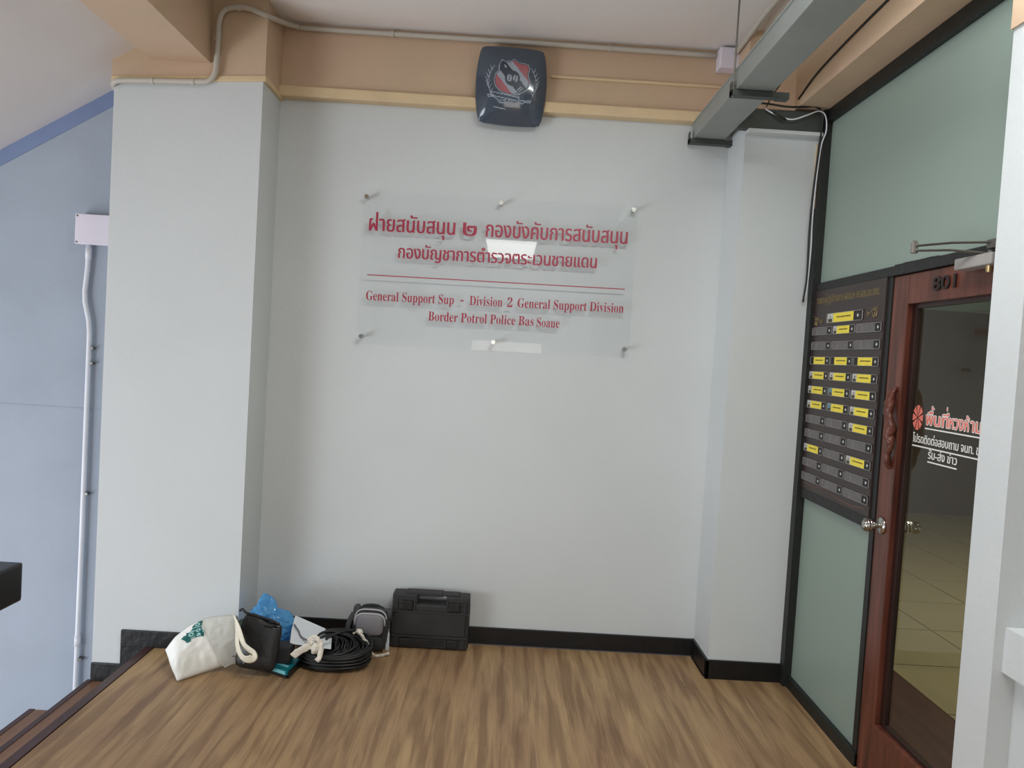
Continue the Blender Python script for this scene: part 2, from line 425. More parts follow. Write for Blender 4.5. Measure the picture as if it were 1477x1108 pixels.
# baseboards
def bb(name, segs, label):
    bm = bmesh.new()
    for s_ in segs: box(bm, *s_, .003)
    struct(obj(name, bm, BLACKP), label)
bb('baseboard_back', [(-1.285, 1.13, YB-.014, YB+.01, -.002, .094)], 'black baseboard along the back wall')
bb('baseboard_left', [(-1.873, -1.273, YC-.013, YC+.01, -.002, .083), (-1.290, -1.272, YC-.013, YB, -.002, .090)], 'black baseboard on the stair-side column')
bb('baseboard_stairs', [(-2.02, -1.873, YC-.012, YC+.01, -.20, -.096), (-1.873, -1.73, YC-.0125, YC+.01, -.20, .0825)], 'black baseboard stepping down with the stairs')
bb('baseboard_right', [(1.117, 1.517, YC-.013, YC+.01, -.002, .097), (1.117, 1.135, YC-.013, YB, -.002, .096)], 'black baseboard on the office-side column')
struct(B('trim_7', -1.28, 1.12, YB-.02, YB-.012, 0, .004, SLIDE), 'thin grey sealant line at the wall foot')

# ------------------------------------------------------------------ office glazing
gw = struct(bpy.data.objects.new('window_1', None), 'black-framed frosted glass office partition'); COL.objects.link(gw)
B('pane', XG+.012, XG+.02, 2.1, 3.77, 2.035, 2.845, FROST, gw)
B('pane', XG+.012, XG+.02, 3.03, 3.77, .05, .98, FROST, gw)
B('frame_post', XG-.028, XG+.05, 3.766, 3.82, 0, 2.90, FRAMEK, gw)
B('frame_post', XG-.004, XG+.05, 3.020, 3.056, 0, 2.02, FRAMEK, gw)
bm = bmesh.new(); box(bm, XG-.016, XG+.05, 2.1, 3.80, 2.838, 2.90, .004); obj('frame_rail', bm, FRAMEK, gw)
bm = bmesh.new(); box(bm, XG-.012, XG+.05, 2.1, 3.80, 2.003, 2.042, .003); obj('frame_rail', bm, FRAMEK, gw)
bm = bmesh.new(); box(bm, XG-.012, XG+.05, 3.03, 3.80, .975, 1.022, .003); obj('frame_rail', bm, FRAMEK, gw)
bm = bmesh.new(); box(bm, XG-.012, XG+.05, 3.02, 3.80, -.002, .055, .003); obj('frame_rail', bm, FRAMEK, gw)
# chipped paint lip on the transom
bm = bmesh.new()
for i in range(9): box(bm, XG-.004, XG+.012, 2.72+.033*i, 2.755+.033*i, 2.04, 2.047+.006*abs(noise.noise(Vector((i*1.7, 3, 1)))))
obj('chipped_paint', bm, FRAMEK, gw)

# ------------------------------------------------------------------ door
dr = struct(bpy.data.objects.new('door_1', None), 'red-brown timber door with a tall glass pane'); COL.objects.link(dr)
Y0, Y1 = 2.13, 3.018
def dpart(name, y0, y1, z0, z1, m, x0=XG, x1=XG+.042, bev=.003):
    bm = bmesh.new(); box(bm, x0, x1, y0, y1, z0, z1, bev); return obj(name, bm, m, dr)
dpart('stile', 2.905, Y1, .004, 2.0, DOORW)
dpart('stile', Y0, Y0+.11, .004, 2.0, DOORW)
dpart('top_rail', Y0+.11, 2.905, 1.885, 2.0, DOORW)
dpart('bottom_rail', Y0+.11, 2.905, .004, .235, DOORW)
dpart('glazing_bead', 2.872, 2.907, .235, 1.885, DOORD, XG+.022, XG+.042, .002)
dpart('glazing_bead', Y0+.10, 2.872, 1.868, 1.887, DOORD, XG+.022, XG+.042, .002)
dpart('glazing_bead', Y0+.10, 2.872, .233, .25, DOORD, XG+.022, XG+.042, .002)
dpart('glass_pane', Y0+.10, 2.875, .24, 1.88, GLASS, XG+.034, XG+.036, 0)
# door number
bm = fit(text_mesh('801', .03), .14, .070, on_side(XG-.003, 2.733, 1.921), .004); obj('door_number', bm, DIGIT, dr)
# knobs
def knob(sx, nm):
    bm = bmesh.new(); x0 = XG if sx < 0 else XG+.042
    cyl(bm, (x0, 2.962, 1.011), (x0+sx*.010, 2.962, 1.011), .034, 28, .030)
    cyl(bm, (x0, 2.962, 1.011), (x0+sx*.05, 2.962, 1.011), .011, 20)
    prof = [(.032, .013), (.042, .022), (.056, .026), (.068, .026), (.074, .022), (.076, .010)]
    for (a, ra), (b_, rb) in zip(prof, prof[1:]):
        cyl(bm, (x0+sx*a, 2.962, 1.011), (x0+sx*b_, 2.962, 1.011), ra, 28, rb)
    o = obj(nm, bm, STEEL, dr, True)
knob(-1, 'door_knob'); knob(1, 'door_knob')
# carved wooden pull
bm = bmesh.new()
path = [(-.004, 2.945, 1.245), (-.020, 2.945, 1.262), (-.032, 2.940, 1.30), (-.030, 2.928, 1.34), (-.036, 2.938, 1.375), (-.034, 2.930, 1.41), (-.040, 2.945, 1.45), (-.034, 2.950, 1.50), (-.024, 2.946, 1.54), (-.004, 2.945, 1.560)]
sp = smooth_path([(XG+a*.62, b_-.012, c) for a, b_, c in path], 7); n = len(sp)
tube(bm, sp, lambda t: .009+.008*math.sin(PI*min(1, max(0, t)))*(1+.35*math.sin(t*17)) + .004*math.exp(-((t-.72)/.12)**2), 14)
for v in bm.verts:
    f = noise.noise(v.co*55)*.004; v.co.y += f; v.co.x += noise.noise(v.co*70+Vector((5, 5, 5)))*.003

for v in bm.verts: v.co.y = 2.925+(v.co.y-2.925)*1.15
obj('carved_pull_handle', bm, CARVE, dr, True)
# glass lettering (flat vinyl on the outside face of the pane)
gx = XG+.0335
def vinyl(s, y, z, wdt, em, m, strike=.03, dx=0.0, name='vinyl_lettering'):
    return obj(name, fit(text_mesh(s, strike), wdt, em, on_side(gx-dx, y, z)), m, dr)
# first line: three tone marks sit above the vowels, so the line is set in runs
W1 = [('พื', 2.775, .048), ('นที', 2.722, .092), ('หวงห', 2.626, .112), ('าม', 2.508, .062)]
for dx, m, grow in ((0, WHT, 1), (.0006, REDG, 0)):
    for s_, y, wd in W1:
        bmv = fit(text_mesh(s_, .05, 3, .045 if grow else 0), wd+(.005 if grow else 0), .064, on_side(gx-dx, y+(.0025 if grow else 0), 1.434))
        obj('vinyl_lettering', bmv, m, dr)
    for s_, y, wd, hz, z in (('้', 2.742, .018, .052, 1.459), ('่', 2.647, .005, .052, 1.461), ('้', 2.531, .018, .052, 1.441)):
        obj('vinyl_tone_mark', fit(text_mesh(s_, .03, 3, .045 if grow else 0), wd+(.004 if grow else 0), hz, on_side(gx-dx, y+(.002 if grow else 0), z)), m, dr)
def bar(y0, y1, z, h, name='vinyl_underline'):
    bm = bmesh.new(); box(bm, gx-.0006, gx, y1, y0, z, z+h); obj(name, bm, WHT, dr)
bar(2.775, 2.42, 1.417, .005)
vinyl('โปรดติดต่อสอบถาม จนท. ข', 2.853, 1.362, .405, .044, WHT, .05); bar(2.853, 2.43, 1.346, .005)
vinyl('รับ-ส่ง ข่าว', 2.742, 1.312, .178, .044, WHT, .05); bar(2.742, 2.562, 1.297, .005)
# petal rosette: eight wedge petals
bm = bmesh.new(); cy, cz = 2.829, 1.455
for k in range(8):
    a = k*PI/4 + PI/8*0
    pts = []
    for (r, da) in ((.004, 0), (.030, -.30), (.046, -.29), (.044, 0), (.046, .29), (.030, .30)):
        ry = .78
        pts.append(bm.verts.new((gx-.0006, cy-math.sin(a+da)*r*ry, cz+math.cos(a+da)*r*1.05)))
    bm.faces.new(pts)
obj('vinyl_rosette', bm, REDG, dr)

# door closer (a thing: bolted metal unit)
dc = thing('door_closer', 'grey metal door closer with folding arm above the office door', 'door closer', (XG-.03, 2.43, 1.99))
bm = bmesh.new(); box(bm, XG-.056, XG, 2.33, 2.525, 1.968, 2.006, .006); bm.transform(off(dc)); obj('closer_body', bm, mat('painted_closer_body', (170, 166, 162), .45, .3), dc)
bm = bmesh.new(); cyl(bm, (XG-.03, 2.375, 1.969), (XG-.03, 2.375, 1.948), .012, 18, .010); bm.transform(off(dc)); obj('adjusting_cap', bm, mat('brass_cap', (190, 165, 120), .3, .9), dc)
E1 = (1.37, 2.585, 2.052)
bm = bmesh.new(); tube(bm, [E1, (1.43, 2.47, 2.050), (1.50, 2.36, 2.040)], 0, 8, flat=(.004, .010), up=(0, 0, 1)); bm.transform(off(dc)); obj('upper_arm', bm, STEELD, dc)
bm = bmesh.new(); tube(bm, [(E1[0], E1[1], 2.036), (1.43, 2.47, 2.026), (XG-.03, 2.375, 2.006)], 0, 8, flat=(.004, .010), up=(0, 0, 1)); bm.transform(off(dc)); obj('lower_arm', bm, STEELD, dc)
bm = bmesh.new(); cyl(bm, (E1[0], E1[1], 2.028), (E1[0], E1[1], 2.062), .012, 18); cyl(bm, (E1[0], E1[1], 2.062), (E1[0], E1[1], 2.070), .008, 6); bm.transform(off(dc)); obj('elbow_joint', bm, STEEL, dc)
bm = bmesh.new(); cyl(bm, (XG-.03, 2.375, 2.0), (XG-.03, 2.375, 2.016), .010, 14); box(bm, XG-.04, XG-.011, 2.34, 2.385, 2.022, 2.050, .003); bm.transform(off(dc)); obj('arm_bracket', bm, STEELD, dc)

# ------------------------------------------------------------------ office beyond the glass
of = struct(B('floor_office', 1.60, 8.6, .8, 9.0, -.16, -.006, INTB), 'tiled office floor seen through the glass door')
struct(B('wall_office_far', 1.6, 8.7, 8.9, 9.0, 0, 2.42, INTW), 'dark partition at the far end of the office')
struct(B('wall_office_upper', 1.6, 8.7, 8.93, 9.0, 2.42, 3.4, INTL))
struct(B('wall_office_right', 8.6, 8.7, .8, 9.0, 0, 3.4, INTL))
struct(B('wall_office_near', 3.1, 8.6, .8, .9, 0, 3.4, INTL))
struct(B('wall_office_left', 1.60, 1.70, YC+.0, 9.0, 0, 3.4, INTL))
struct(B('ceiling_office', 1.58, 8.7, .8, 9.0, 3.3, 3.4, CEIL))
bmt = bmesh.new(); box(bmt, .004, .596, .004, .596, -.006, 0); tme = bpy.data.meshes.new('floor_tile'); bmt.to_mesh(tme); bmt.free(); tme.materials.append(INTF)
for i in range(11):
    for j in range(13):
        if i == 0: continue       # left out where the brown border bands run
        o = bpy.data.objects.new('floor_tile', tme); COL.objects.link(o); o.parent = of; o.location = (1.62+.6*i, 1.15+.6*j, 0)

# ------------------------------------------------------------------ name board
nb = thing('name_board', 'dark brown staff name board with rows of sliding name slots', 'notice board', (XG, 3.41, 1.5))
T = off(nb)
BX = XG-.012
bm = bmesh.new(); box(bm, BX, XG+.012, 3.056, 3.766, 1.022, 2.003, .002); bm.transform(T); obj('board_panel', bm, BOARD, nb)
bm = fit(text_mesh('รายนามผู้ปฏิบัติราชการ ฝสสน.๒ บก.สสน.บช.ตชด.', .03), .63, .050, on_side(BX-.0003, 3.735, 1.938), .0008); bm.transform(T); obj('heading_lettering', bm, GOLD, nb)
def flourish(y, z, sgn, m):
    bm = bmesh.new()
    def cv(pts, r=.0022): tube(bm, smooth_path([(BX-.001, y+sgn*a, z+b_) for a, b_ in pts], 5), lambda t: r*(.4+math.sin(PI*t)), 6)
    cv([(-.055, -.004), (-.045, .006), (-.036, -.004), (-.044, -.010), (-.050, -.003)])
    cv([(-.036, -.002), (-.015, .002), (.005, .016), (.030, .018), (.058, .030)])
    cv([(-.006, .004), (.004, -.012), (.014, -.020), (.018, -.006), (.010, .006)])
    cv([(.014, .008), (.024, -.010), (.034, -.016), (.034, .000), (.024, .012)])
    cv([(.0, .018), (.02, .008), (.045, .014)], .003)
    bm.transform(T); obj('gold_flourish', bm, m, nb)
flourish(3.15, 1.865, -1, GOLD); flourish(3.70, 1.852, 1, GOLD)
def slot(y0, y1, z0, z1, kind, idx):
    """y0 > y1 : left to right as read"""
    Lw = y0-y1
    def bx(bm, a, b_, c, d, x0, x1): box(bm, x0, x1, y0-b_*Lw, y0-a*Lw, z0+c*(z1-z0), z0+d*(z1-z0))
    bm = bmesh.new(); bx(bm, 0, 1, 0, 1, BX-.002, BX+.001); bm.transform(T)
    h = obj('name_slot', bm, SLIDE if kind == 'e' else BLACKC, nb)
    bm = bmesh.new(); bx(bm, 0, 1, 0, .05, BX-.004, BX); bx(bm, 0, 1, .95, 1, BX-.004, BX); bx(bm, .985, 1, 0, 1, BX-.004, BX); bx(bm, 0, .012, 0, 1, BX-.004, BX)
    if kind == 'e': bx(bm, .26, .272, .05, .95, BX-.003, BX)
    bm.transform(T); obj('slot_rim', bm, SLOTE, h)
    bm = bmesh.new(); bx(bm, .765, .975, .06, .94, BX-.0032, BX-.001); bm.transform(T); obj('marker', bm, BLACKC, h)
    bm = bmesh.new(); c = (y0-.87*Lw, (z0+z1)/2); r = .25*(z1-z0)
    vs = [bm.verts.new((BX-.0036, c[0]-r*a, c[1]+r*b_)) for a, b_ in ((-.55, 0), (.35, .9), (.35, .35), (.9, .35), (.9, -.35), (.35, -.35), (.35, -.9))]
    bm.faces.new(vs); bm.transform(T); obj('arrow', bm, WHITE, h)
    if kind != 'e':
        a0 = .2 if kind in 'pby' and kind != 'y' else .19
        tilt = 0
        bm = bmesh.new(); bx(bm, a0, .76, .04, 1.0, BX-.0034, BX-.001)
        bm.transform(T); obj('name_card', bm, CARD, h)
        if kind in 'pb':
            bm = bmesh.new(); bx(bm, .03, a0-.004, .06, .96, BX-.0034, BX-.001); bm.transform(T); obj('portrait_photo', bm, CARDW if kind == 'p' else CARDB, h)
            bm = bmesh.new(); cyy = y0-(.03+a0)/2*Lw
            for k_ in range(10): pass
            bmesh.ops.create_circle(bm, cap_ends=True, segments=10, radius=.0045, matrix=Matrix.Translation((BX-.0038, cyy, z0+.62*(z1-z0))) @ Matrix.Rotation(PI/2, 4, 'Y'))
            bx(bm, .055, a0-.03, .08, .42, BX-.004, BX-.0034)
            bm.transform(T); obj('portrait', bm, INK, h)
        bm = bmesh.new(); rr = random.Random(idx)
        a = a0+.1
        while a < .66:
            wd = rr.uniform(.02, .05); bx(bm, a, a+wd, .48, .62, BX-.0038, BX-.0034); a += wd+.012
        bm.transform(T); obj('illegible_print', bm, INK, h)
slot(3.60, 3.235, 1.838, 1.884, 'p', 99)
rows = ['eye', 'eee', 'yyy', 'ppp', 'pbp', 'ppp', 'eep', 'eee', 'pep', 'eee', 'eee']
rows[0] = 'epe'; rows[5] = 'pbp'
colsY = [(3.756, 3.532), (3.522, 3.300), (3.290, 3.066)]
for r_, row in enumerate(rows):
    z1 = 1.822-r_*.0716
    for c_, kd in enumerate(row):
        slot(colsY[c_][0], colsY[c_][1], z1-.038, z1, kd, r_*3+c_)
# scratched varnish line along the foot of the board
bm = bmesh.new(); tube(bm, smooth_path([(BX-.0005, 3.74, 1.055), (BX-.0005, 3.6, 1.052), (BX-.0005, 3.5, 1.060), (BX-.0005, 3.35, 1.045), (BX-.0005, 3.2, 1.040), (BX-.0005, 3.11, 1.050), (BX-.0005, 3.09, 1.042)], 6), .0016, 5)
bm.transform(T); obj('scuffed_edge_line', bm, mat('scuff', (120, 84, 70), .6), nb)

# ------------------------------------------------------------------ acrylic sign
sg = thing('acrylic_sign', 'clear acrylic wall sign with crimson lettering on steel standoffs', 'sign', (-.07, YB, 1.61))
T = off(sg); SY = 4.062
SM = Matrix.Translation((0, 0, 0))
bm = bmesh.new(); box(bm, -.806, .658, SY, SY+.006, 1.614, 2.424); 
for v in bm.verts: v.co.z += (v.co.x+.07)*.0105
bm.transform(T); obj('acrylic_sheet', bm, ACRYL, sg)
def sign_text(s, x0, x1, z, em, name, strike):
    bm = fit(text_mesh(s, strike, 4), x1-x0, em, Matrix.Identity(4), 0)
    bm.transform(on_back(x0, SY-.0008, z))
    for v in bm.verts: v.co.z += (v.co.x-x0)*.0095
    bm.transform(T); obj(name, bm, REDT, sg)
sign_text('ฝ่ายสนับสนุน', -.770, -.310, 2.214, .118, 'heading_word', .05)
sign_text('๒', -.270, -.195, 2.218, .118, 'heading_numeral', .04)
sign_text('กองบังคับการสนับสนุน', -.148, .612, 2.219, .118, 'heading_word', .05)
sign_text('กองบัญชาการตำรวจตระเวนชายแดน', -.608, .456, 2.078, .098, 'subheading_line', .05)
sign_text(bold('General Support Sup'), -.766, -.296, 1.845, .072, 'english_line', 0)
bm = bmesh.new(); box(bm, -.262, -.244, SY-.0025, SY, 1.868, 1.875); bm.transform(T); obj('hyphen', bm, REDT, sg)
sign_text(bold('Division'), -.212, -.036, 1.851, .072, 'english_line', 0)
sign_text(bold('2'), -.010, .018, 1.853, .072, 'english_line', 0)
sign_text(bold('General Support Division'), .045, .615, 1.854, .072, 'english_line', 0)
sign_text(bold('Border Potrol Police Bas'), -.428, .137, 1.755, .072, 'english_line', 0)
sign_text(bold('Soaue'), .154, .276, 1.757, .072, 'english_line', 0)
bm = bmesh.new()
box(bm, -.766, .614, SY-.0025, SY, 1.9795, 1.9845)
for v in bm.verts: v.co.z += (v.co.x+.07)*.0045
bm.transform(T); obj('rule', bm, REDT, sg)
for i, (x, z) in enumerate(((-.79, 2.392), (-.075, 2.402), (.634, 2.409), (-.782, 1.650), (-.073, 1.66), (.633, 1.664))):
    bm = bmesh.new(); cyl(bm, (x, YB, z), (x, SY-.004, z), .0085, 18); cyl(bm, (x, SY, z), (x, SY-.008, z), .0125, 22, .0115); bm.transform(T); obj('standoff', bm, STEEL, sg, False)

# ------------------------------------------------------------------ emblem light box
em = thing('emblem_box', 'dark pillow-shaped wall box with a police shield emblem', 'emblem', (-.058, YB-.03, 3.0))
EX, EZ, EYF = -.058, 3.002, 3.985
def emb(u, v, d=0.0):
    x = EX + u*.187*(1-.13*v*v); z = EZ + v*.196*(1-.045*u*u) - .004*u
    bul = .042*(1-abs(u)**3.5)*(1-abs(v)**3.5)
    tilt = v*.024
    return Vector((x, EYF+.042-bul+tilt*-1-d, z))
bm = bmesh.new(); n = 32
def rc(t):  # soften the corners
    return t
grid = [[None]*(n+1) for _ in range(n+1)]
for i in range(n+1):
    for j in range(n+1):
        u = -1+2*i/n; v = -1+2*j/n
        # square with slightly rounded corners
        uu, vv = u, v
        k = max(0, abs(u)+abs(v)-1.86)/.14
        uu *= 1-.03*k; vv *= 1-.03*k
        grid[i][j] = bm.verts.new(emb(uu, vv))
for i in range(n):
    for j in range(n): bm.faces.new((grid[i][j], grid[i+1][j], grid[i+1][j+1], grid[i][j+1]))
rim = [grid[i][0] for i in range(n+1)] + [grid[n][j] for j in range(1, n+1)] + [grid[i][n] for i in range(n-1, -1, -1)] + [grid[0][j] for j in range(n-1, 0, -1)]
back = [bm.verts.new((EX+(v.co.x-EX)*.97, YB-.03, EZ+(v.co.z-EZ)*.97)) for v in rim]
for i in range(len(rim)): bm.faces.new((rim[i], rim[(i+1) % len(rim)], back[(i+1) % len(rim)], back[i]))
bm.faces.new(back)
bm.transform(off(em)); obj('box_shell', bm, EMB, em, True)
# emblem artwork, in picture units 0..1065 x 0..1108 of the box face
def inside(P, x, y):
    c = False; j = len(P)-1
    for i in range(len(P)):
        if (P[i][1] > y) != (P[j][1] > y) and x < (P[j][0]-P[i][0])*(y-P[i][1])/(P[j][1]-P[i][1])+P[i][0]: c = not c
        j = i
    return c
def dseg(x, y, a, b_):
    dx, dy = b_[0]-a[0], b_[1]-a[1]; t = max(0, min(1, ((x-a[0])*dx+(y-a[1])*dy)/(dx*dx+dy*dy)))
    return math.hypot(x-a[0]-t*dx, y-a[1]-t*dy)
shield = [(375, 330), (400, 262), (450, 282), (510, 275), (562, 245), (610, 280), (680, 290), (740, 295), (762, 350), (740, 420), (765, 500), (752, 570), (710, 630), (640, 665), (560, 680), (480, 675), (400, 645), (345, 590), (325, 520), (335, 440), (375, 390)]
def art(x, y):
    """0 none, 1 pale grey, 2 red, 3 dark"""
    if math.hypot(x-548, y-480) < 92:
        if math.hypot((x-512)/30, (y-480)/44) < 1 or math.hypot((x-585)/30, (y-480)/44) < 1:
            return 3 if abs(x-(512 if x < 548 else 585)+(y-480)*.2) < 5 else 1
        return 3
    if inside(shield, x, y):
        e = min(dseg(x, y, shield[i], shield[(i+1) % len(shield)]) for i in range(len(shield)))
        if e < 8: return 1
        if e < 16: return 3
        d = (x-548)*.74 - (y-480)*.67        # stripes run from upper left to lower right
        if 440 < x < 470 and 325 < y < 365 and abs(x-440-(y-325)*.8) < 14: return 1
        if inside([(600, 610), (640, 560), (690, 600), (645, 645)], x, y):
            return 1 if (int((x+y)/18) % 2 == 0) else 3
        if d > 128: return 2
        if d > 58: return 1
        if d > -58: return 3
        if d > -120: return 1
        return 2
    for k in range(7):                          # laurel leaves
        for sx in (-1, 1):
            t = k/6; ax = 548+sx*(255+45*math.sin(t*PI)-30*t*0); ay = 660-t*270
            for s2 in (-1, 1):
                a = (ax, ay); b_ = (ax+sx*s2*26, ay-52)
                if dseg(x, y, a, b_) < 5.5 - .05*abs(y-ay): return 1
    for sx in (-1, 1):
        if dseg(x, y, (548+sx*255, 690), (548+sx*300, 520)) < 4: return 1
    # scroll with lettering strokes under the shield
    S = [((255, 690), (330, 692)), ((255, 690), (262, 715)), ((262, 715), (330, 712)), ((380, 745), (400, 775)), ((400, 775), (470, 778)), ((470, 778), (478, 745)), ((478, 745), (410, 748)),
         ((555, 745), (562, 788)), ((562, 788), (632, 795)), ((620, 745), (690, 772)), ((690, 772), (720, 745)), ((650, 740), (792, 730)), ((792, 730), (780, 752)), ((780, 752), (720, 752)), ((330, 830), (480, 846)), ((520, 720), (524, 775)), ((330, 712), (380, 745)), ((300, 655), (640, 700)), ((300, 655), (300, 700)), ((640, 700), (640, 730)), ((300, 700), (620, 742))]
    for a, b_ in S:
        if dseg(x, y, a, b_) < 6: return 1
    return 0
bm = bmesh.new(); st_ = 6.5
gv = {}
def gvert(i, j):
    if (i, j) not in gv:
        x, y = 190+i*st_, 230+j*st_
        gv[(i, j)] = bm.verts.new(emb((x-535)/435, (550-y)/470, .0010))
    return gv[(i, j)]
for i in range(107):
    for j in range(97):
        c = art(190+(i+.5)*st_, 230+(j+.5)*st_)
        if c:
            f = bm.faces.new((gvert(i, j), gvert(i+1, j), gvert(i+1, j+1), gvert(i, j+1))); f.material_index = c-1
bm.transform(off(em)); obj('shield_emblem', bm, [EMW, EMR, EMK], em, True)

# ------------------------------------------------------------------ conduits
cp = thing('ceiling_conduit', 'pale painted conduit running over the column and along the ceiling line', 'conduit', (-1.5, YC, 2.87))
T = off(cp)
P1 = [(-2.03, 3.93, 2.79), (-2.03, 3.84, 2.812), (-2.0, 3.795, 2.826), (-1.93, 3.79, 2.834), (-1.75, 3.79, 2.842), (-1.60, 3.79, 2.848), (-1.545, 3.79, 2.855), (-1.515, 3.788, 2.885), (-1.508, 3.788, 2.93), (-1.505, 3.788, 3.05), (-1.504, 3.788, 3.14), (-1.488, 3.788, 3.190), (-1.45, 3.788, 3.214), (-1.37, 3.788, 3.218), (-1.30, 3.80, 3.20), (-1.262, 3.86, 3.205), (-1.235, 3.98, 3.235), (-1.20, 4.04, 3.248), (-1.12, 4.062, 3.250), (-.5, 4.062, 3.250), (0, 4.062, 3.250), (.5, 4.062, 3.248), (1.03, 4.062, 3.245)]
bm = bmesh.new(); tube(bm, smooth_path(P1, 5), .0135, 12); bm.transform(T); obj('conduit_pipe', bm, PIPE, cp, True)
for (x, y, z, d) in ((-1.82, 3.79, 2.839, 'x'), (-1.62, 3.79, 2.847, 'x'), (-1.506, 3.788, 3.06, 'z'), (-1.41, 3.788, 3.218, 'x'), (-.7, 4.062, 3.25, 'x'), (.45, 4.062, 3.248, 'x')):
    bm = bmesh.new(); a = Vector((.009, 0, 0)) if d == 'x' else Vector((0, 0, .009)); c = Vector((x, y, z))
    cyl(bm, c-a, c+a, .0165, 14); bm.transform(T); obj('pipe_clip', bm, PIPE, cp)
bm = bmesh.new(); tube(bm, smooth_path([(1.10, 4.0, 3.235), (1.105, 3.85, 3.24), (1.11, 3.5, 3.25), (1.13, 3.1, 3.25)], 6), .0135, 12); bm.transform(T); obj('conduit_pipe', bm, PIPE, cp, True)
jb = thing('junction_box', 'white square junction box at the end of the ceiling conduit', 'junction box', (1.07, 4.05, 3.2))
bm = bmesh.new(); box(bm, 1.022, 1.128, 3.995, 4.078, 3.16, 3.268, .006); bm.transform(off(jb)); obj('box_body', bm, BOXW, jb)
bm = bmesh.new(); box(bm, 1.027, 1.123, 3.990, 3.996, 3.165, 3.263, .002); bm.transform(off(jb)); obj('box_lid', bm, BOXW, jb)

sb = thing('stairwell_box', 'white plastic wiring box on the blue stairwell wall', 'junction box', (-2.2, YS, 2.12))
bm = bmesh.new(); box(bm, -2.29, -2.07, YS-.05, YS, 2.045, 2.198, .004); bm.transform(off(sb)); obj('box_body', bm, BOXW, sb)
bm = bmesh.new(); box(bm, -2.292, -2.068, YS-.058, YS-.05, 2.043, 2.200, .003); bm.transform(off(sb)); obj('box_lid', bm, BOXW, sb)
for x, z in ((-2.281, 2.19), (-2.281, 2.053)):
    bm = bmesh.new(); cyl(bm, (x, YS-.057, z), (x, YS-.060, z), .005, 12); bm.transform(off(sb)); obj('screw', bm, STEELD, sb)
sc_ = thing('stairwell_conduit', 'white vertical conduit on the blue stairwell wall below the box', 'conduit', (-2.23, YS, 2.0))
bm = bmesh.new(); tube(bm, [(-2.236, YS-.022, 2.046), (-2.236, YS-.022, 2.0), (-2.238, YS-.022, 1.92), (-2.248, YS-.022, 1.80), (-2.244, YS-.022, 1.74), (-2.222, YS-.022, 1.65), (-2.215, YS-.022, 1.58), (-2.215, YS-.022, 1.2), (-2.215, YS-.022, .4), (-2.218, YS-.022, -.3), (-2.22, YS-.022, -.9)], .0125, 14); bm.transform(off(sc_)); obj('conduit_pipe', bm, PIPEW, sc_, True)
for z in (2.0, -.08):
    bm = bmesh.new(); cyl(bm, (-2.236 if z > 1 else -2.217, YS-.022, z-.03), (-2.236 if z > 1 else -2.217, YS-.022, z+.03), .0155, 14); bm.transform(off(sc_)); obj('coupling', bm, PIPEW, sc_, True)
for z in (1.50, 1.42, .72, -.18):
    bm = bmesh.new(); box(bm, -2.22, -2.19, YS-.03, YS, z-.006, z+.006); bm.transform(off(sc_)); obj('pipe_clip', bm, STEELD, sc_)

# ------------------------------------------------------------------ cable trunking
ct = thing('cable_trunking', 'grey metal cable trunking hung under the ceiling towards the office', 'cable tray', (1.0, YB, 2.8))
T = off(ct)
bm = bmesh.new(); box(bm, .925, 1.088, .6, 4.085, 2.803, 2.89, .003); bm.transform(T); obj('trunking_body', bm, TRAY, ct)
bm = bmesh.new(); box(bm, .921, 1.092, .6, 4.085, 2.886, 2.896, .002); bm.transform(T); obj('trunking_lid', bm, TRAY, ct)
def bracket(y, x0, x1):
    bm = bmesh.new()
    box(bm, x0, x1, y-.02, y+.02, 2.775, 2.800, .001); box(bm, x0, x0+.004, y-.02, y+.02, 2.775, 2.835)
    box(bm, x1-.05, x1, y-.022, y+.022, 2.772, 2.78)
    bm.transform(T); obj('hanger_bracket', bm, TRAYD, ct)
bracket(4.06, .902, 1.155); bracket(3.32, .905, 1.155); bracket(1.5, .905, 1.155)
for y in (3.31, 1.5):
    bm = bmesh.new(); cyl(bm, (.935-.022, y, 2.77), (.935-.022, y, ZC), .004, 8); bm.transform(T); obj('hanger_rod', bm, STEELD, ct)
dt = thing('wall_trunking', 'dark grey trunking across the top of the office-side column', 'cable tray', (1.3, YC, 2.83))
bm = bmesh.new(); box(bm, 1.09, 1.50, YC-.05, YC-.001, 2.785, 2.885, .003); bm.transform(off(dt)); obj('trunking_body', bm, TRAYD, dt)
bm = bmesh.new(); box(bm, 1.13, 1.50, YC-.055, YC-.001, 2.768, 2.786, .002); bm.transform(off(dt)); obj('plaster_lip', bm, WALL, dt)
# loose cables by the corner of the glazing
def cable(name, pts, r, m, label):
    bm = bmesh.new(); tube(bm, smooth_path(pts, 6), r, 7); o = obj(name, bm, m, None, True); tag(o, label, 'cable'); return o
cable('wall_cable', [(1.20, 3.755, 2.878), (1.26, 3.74, 2.845), (1.33, 3.735, 2.83), (1.40, 3.735, 2.855), (1.46, 3.74, 2.88), (1.495, 3.745, 2.86), (1.506, 3.75, 2.79), (1.494, 3.775, 2.70), (1.486, 3.79, 2.4), (1.490, 3.79, 2.22), (1.484, 3.79, 2.02), (1.474, 3.79, 1.96)], .0035, PIPEW, 'thin white cable looping down beside the black window post')
cable('wall_cable', [(1.10, 3.755, 2.905), (1.2, 3.74, 2.90), (1.30, 3.735, 2.89), (1.38, 3.74, 2.895), (1.45, 3.745, 2.90), (1.485, 3.75, 2.85), (1.486, 3.77, 2.74), (1.480, 3.79, 2.5), (1.476, 3.79, 2.3), (1.480, 3.79, 2.08), (1.47, 3.79, 1.95)], .005, FRAMEK, 'dark cable running down the edge of the grey column')
